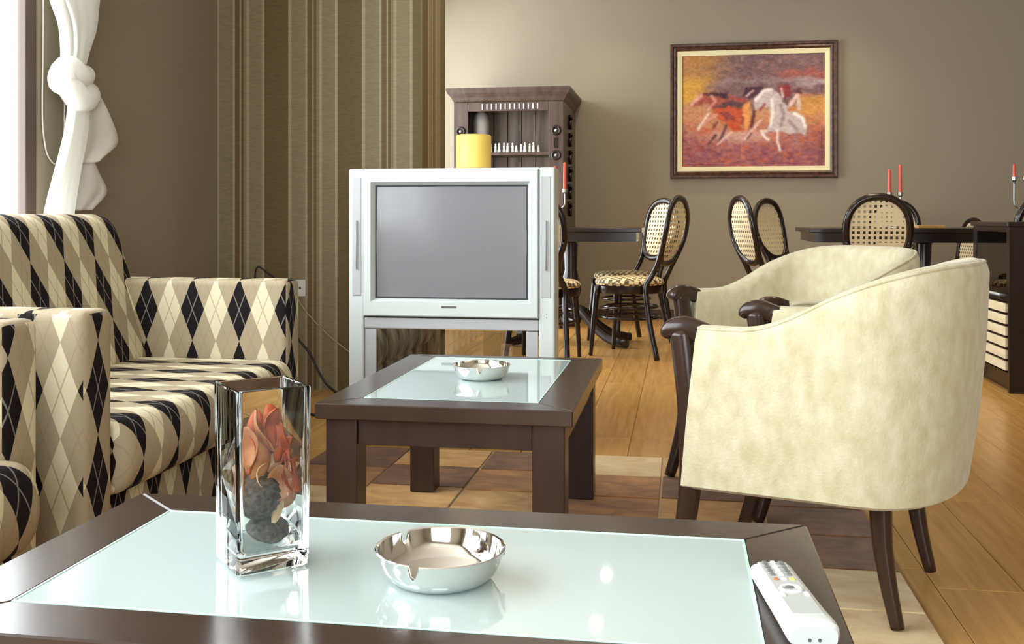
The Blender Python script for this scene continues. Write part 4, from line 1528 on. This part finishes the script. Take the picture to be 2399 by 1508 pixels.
# ---------------------------------------------------------------- framed painting of running horses
def painting():
    x0, x1, z0, z1 = -0.085, 1.262, 1.178, 2.298
    cx, cz = (x0 + x1) / 2, (z0 + z1) / 2
    W, Hh = (x1 - x0) / 2, (z1 - z0) / 2
    t = thing('framed_painting', 'framed painting of running horses on the taupe wall', 'painting', (cx, BY - 0.002, cz))

    def rect_frame(name, steps, m):
        rings = [[(-W + i, y, -Hh + i), (W - i, y, -Hh + i), (W - i, y, Hh - i), (-W + i, y, Hh - i)] for i, y in steps]
        b = loft(bmesh.new(), rings, True, False)
        bmesh.ops.recalc_face_normals(b, faces=b.faces)
        return obj(name, b, m, t)
    rect_frame('outer_frame', [(0, 0), (0, -0.035), (0.008, -0.048), (0.022, -0.046), (0.030, -0.036), (0.044, -0.040), (0.058, -0.030), (0.058, -0.006)], 'goldframe')
    rect_frame('liner', [(0.0585, -0.005), (0.0585, -0.028), (0.064, -0.029), (0.098, -0.022), (0.098, -0.005)], 'liner')
    # canvas: paint laid down stroke by stroke as colours on a fine grid
    nx, ny = 220, 176
    gx, gy = np.meshgrid(np.linspace(225, 1625, nx), np.linspace(200, 1300, ny))
    rng = np.random.default_rng(4)

    def noise(sx, sy, seed):
        r = np.random.default_rng(seed)
        g = r.random((int(1100 / sy) + 3, int(1400 / sx) + 3))
        fx, fy = (gx - 225) / sx, (gy - 200) / sy
        ix, iy = fx.astype(int), fy.astype(int)
        tx, ty = fx - ix, fy - iy
        tx, ty = tx * tx * (3 - 2 * tx), ty * ty * (3 - 2 * ty)
        return (g[iy, ix] * (1 - tx) + g[iy, ix + 1] * tx) * (1 - ty) + (g[iy + 1, ix] * (1 - tx) + g[iy + 1, ix + 1] * tx) * ty
    A = np.zeros((ny, nx, 3))

    def lay(mask, col):
        A[:] = A * (1 - mask[..., None]) + np.array(col) * mask[..., None]
    sm = lambda v, a, b: np.clip((v - a) / (b - a), 0, 1) ** 2 * (3 - 2 * np.clip((v - a) / (b - a), 0, 1))
    wob = (noise(90, 40, 1) - 0.5) * 160
    A[:] = (112, 84, 86)
    lay(sm(gx + wob, 900, 350) * sm(gy, 620, 230) * 0.9, (176, 122, 62))
    lay(sm(gx + wob, 620, 300) * sm(np.abs(gy - 560), 260, 60), (198, 146, 62))
    lay(sm(np.abs(gy - 470 + wob * 0.5), 60, 10) * sm(gx, 400, 700) * 0.5, (150, 130, 132))
    lay(sm(np.abs(gy - 400 + wob * 0.4), 70, 20) * sm(gx, 1050, 1300) * 0.8, (150, 78, 68))
    lay(sm(np.abs(gy - 480 + wob * 0.4), 45, 15) * sm(gx, 1300, 1450) * 0.7, (160, 140, 140))
    lay(sm(gy + wob * 0.5, 640, 760) * 0.95, (186, 128, 88))
    lay(sm(gx, 1250, 1450) * sm(np.abs(gy - 700 + wob * 0.4), 140, 50) * 0.8, (200, 140, 66))
    lay(sm(gy + wob * 0.6, 840, 1000), (158, 96, 86))
    lay(sm(gy + wob * 0.6, 1020, 1180), (142, 82, 86))
    lay(sm(noise(40, 22, 3), 0.62, 0.8) * sm(gy, 780, 900) * 0.7, (186, 92, 60))
    lay(sm(noise(34, 20, 5), 0.66, 0.85) * sm(gy, 820, 1000) * 0.7, (112, 62, 76))
    lay(sm(noise(60, 26, 6), 0.62, 0.9) * 0.25, (190, 140, 116))

    def poly(pts, col, soft=14, al=1.0):
        px = gx + (noise(26, 26, 8) - 0.5) * soft * 1.6
        py = gy + (noise(26, 26, 9) - 0.5) * soft * 1.6
        ins = np.zeros(gx.shape, bool)
        n = len(pts)
        for i in range(n):
            xa, ya = pts[i]
            xb, yb_ = pts[(i + 1) % n]
            if ya == yb_:
                continue
            c = ((ya > py) != (yb_ > py)) & (px < (xb - xa) * (py - ya) / (yb_ - ya) + xa)
            ins ^= c
        lay(ins.astype(float) * al, col)

    def stroke(pts, w, col, al=1.0):
        m = np.zeros(gx.shape)
        for (xa, ya), (xb, yb_) in zip(pts, pts[1:]):
            L2 = (xb - xa) ** 2 + (yb_ - ya) ** 2 + 1e-6
            u = np.clip(((gx - xa) * (xb - xa) + (gy - ya) * (yb_ - ya)) / L2, 0, 1)
            d = np.hypot(gx - xa - u * (xb - xa), gy - ya - u * (yb_ - ya)) + (noise(24, 24, 11) - 0.5) * w * 0.5
            m = np.maximum(m, sm(d, w, w * 0.55))
        lay(m * al, col)
    # dark horse far behind
    poly([(820, 600), (850, 520), (1040, 515), (980, 600), (900, 640)], (70, 42, 52))
    stroke([(860, 610), (930, 555)], 12, (210, 180, 170))
    # pale dust
    lay(sm(np.hypot((gx - 800) / 420, (gy - 1000) / 80), 1.2, 0.3) * 0.6, (206, 170, 150))
    # chestnut horse
    poly([(300, 680), (420, 590), (470, 560), (660, 575), (760, 620), (880, 640), (900, 720), (830, 900), (700, 860), (560, 800), (520, 720), (470, 660), (350, 700)], (150, 74, 60))
    poly([(430, 575), (540, 562), (660, 575), (690, 640), (600, 610), (500, 600)], (66, 38, 44))
    poly([(540, 720), (600, 680), (720, 650), (870, 680), (800, 720), (640, 720), (560, 760)], (86, 58, 62))
    poly([(540, 730), (700, 705), (820, 730), (800, 900), (860, 950), (720, 960), (660, 860), (560, 820)], (182, 78, 44))
    poly([(590, 760), (700, 760), (760, 840), (680, 850)], (120, 56, 58), al=0.8)
    poly([(820, 700), (900, 660), (900, 880), (850, 960)], (214, 140, 78))
    stroke([(320, 675), (415, 600)], 22, (206, 150, 140))
    stroke([(480, 740), (560, 650), (520, 600)], 16, (205, 150, 140), 0.8)
    stroke([(400, 920), (470, 850), (560, 790)], 22, (196, 132, 118))
    stroke([(385, 925), (430, 860), (490, 770)], 13, (225, 200, 190))
    stroke([(665, 890), (640, 960), (590, 1060)], 15, (84, 50, 56))
    stroke([(560, 990), (490, 1075)], 13, (92, 54, 58))
    stroke([(540, 910), (580, 860)], 13, (96, 56, 56))
    stroke([(720, 960), (640, 1020), (580, 1080)], 14, (222, 190, 176), 0.8)
    stroke([(910, 910), (930, 830), (940, 740)], 18, (86, 40, 44))
    stroke([(850, 1030), (930, 930), (1000, 850)], 15, (214, 176, 160))
    stroke([(870, 1030), (915, 970)], 9, (90, 50, 50))
    # white horse
    poly([(930, 690), (960, 620), (1050, 530), (1150, 560), (1220, 660), (1300, 740), (1400, 800), (1440, 900), (1450, 1010), (1380, 980), (1290, 990), (1180, 960), (1060, 960), (1100, 860), (1090, 720), (1010, 720), (950, 760)], (186, 168, 164))
    stroke([(950, 650), (1030, 560), (1110, 545)], 20, (226, 214, 206))
    stroke([(1110, 640), (1120, 760), (1100, 900)], 18, (228, 216, 208))
    stroke([(1330, 790), (1410, 830), (1440, 920)], 18, (232, 222, 214))
    stroke([(1200, 700), (1230, 800), (1200, 900)], 20, (150, 128, 130))
    stroke([(1280, 860), (1360, 950)], 22, (150, 126, 130), 0.8)
    stroke([(1060, 950), (1005, 950), (1060, 1030), (1085, 1040)], 15, (224, 208, 200))
    stroke([(1170, 950), (1165, 1050), (1190, 1140)], 15, (222, 206, 200))
    stroke([(1340, 980), (1350, 1080)], 15, (150, 112, 116))
    stroke([(1000, 740), (1040, 690)], 14, (130, 64, 64))
    poly([(1160, 520), (1270, 490), (1310, 590), (1250, 640), (1190, 600)], (128, 52, 52))
    stroke([(1205, 540), (1220, 620)], 13, (214, 190, 180))
    poly([(1330, 545), (1400, 545), (1400, 600), (1340, 590)], (92, 56, 56))
    stroke([(1290, 700), (1360, 610), (1380, 740)], 26, (204, 172, 156))
    stroke([(1280, 750), (1320, 745)], 20, (196, 110, 62))
    stroke([(1410, 600), (1500, 610)], 12, (170, 104, 80))
    lay(sm(gx, 1480, 1625) * sm(gy, 900, 1000) * 0.5, (110, 56, 60))
    for _ in range(2):                                   # wet paint: strokes blend at their edges
        Bp = np.pad(A, ((1, 1), (1, 1), (0, 0)), mode='edge')
        A[:] = sum(Bp[i:i + ny, j:j + nx] for i in range(3) for j in range(3)) / 9
    A[:] = A + (noise(22, 15, 21)[..., None] - 0.5) * 24 + rng.normal(0, 2.5, A.shape)
    A = np.clip(A, 0, 255) / 255.0
    lin_ = np.where(A <= 0.04045, A / 12.92, ((A + 0.055) / 1.055) ** 2.4) * 1.08
    x_in, z_in = W - 0.097, Hh - 0.097
    vx = (gx - 225) / 1400 * 2 * x_in - x_in
    vz = z_in - (gy - 200) / 1100 * 2 * z_in
    verts = np.stack([vx, np.full_like(vx, -0.012), vz], -1).reshape(-1, 3)
    faces = [(j * nx + i, (j + 1) * nx + i, (j + 1) * nx + i + 1, j * nx + i + 1) for j in range(ny - 1) for i in range(nx - 1)]
    me = bpy.data.meshes.new('canvas')
    me.from_pydata(verts.tolist(), [], faces)
    ca = me.color_attributes.new('paint', 'FLOAT_COLOR', 'POINT')
    buf = np.ones((nx * ny, 4))
    buf[:, :3] = np.clip(lin_.reshape(-1, 3), 0, 1)
    ca.data.foreach_set('color', buf.reshape(-1))
    m = mat('oil_paint', (0.5, 0.5, 0.5), rough=0.55, spec=0.3, bump=0.3, bscale=70)
    at = m.node_tree.nodes.new('ShaderNodeAttribute')
    at.attribute_name = 'paint'
    m.node_tree.links.new(at.outputs[0], m.node_tree.nodes['Principled BSDF'].inputs['Base Color'])
    me.materials.append(m)
    link(bpy.data.objects.new('canvas', me), t)
    obj('backing_board', nbox(-W + 0.02, W - 0.02, -0.010, 0.0, -Hh + 0.02, Hh - 0.02), 'hutch', t)


painting()
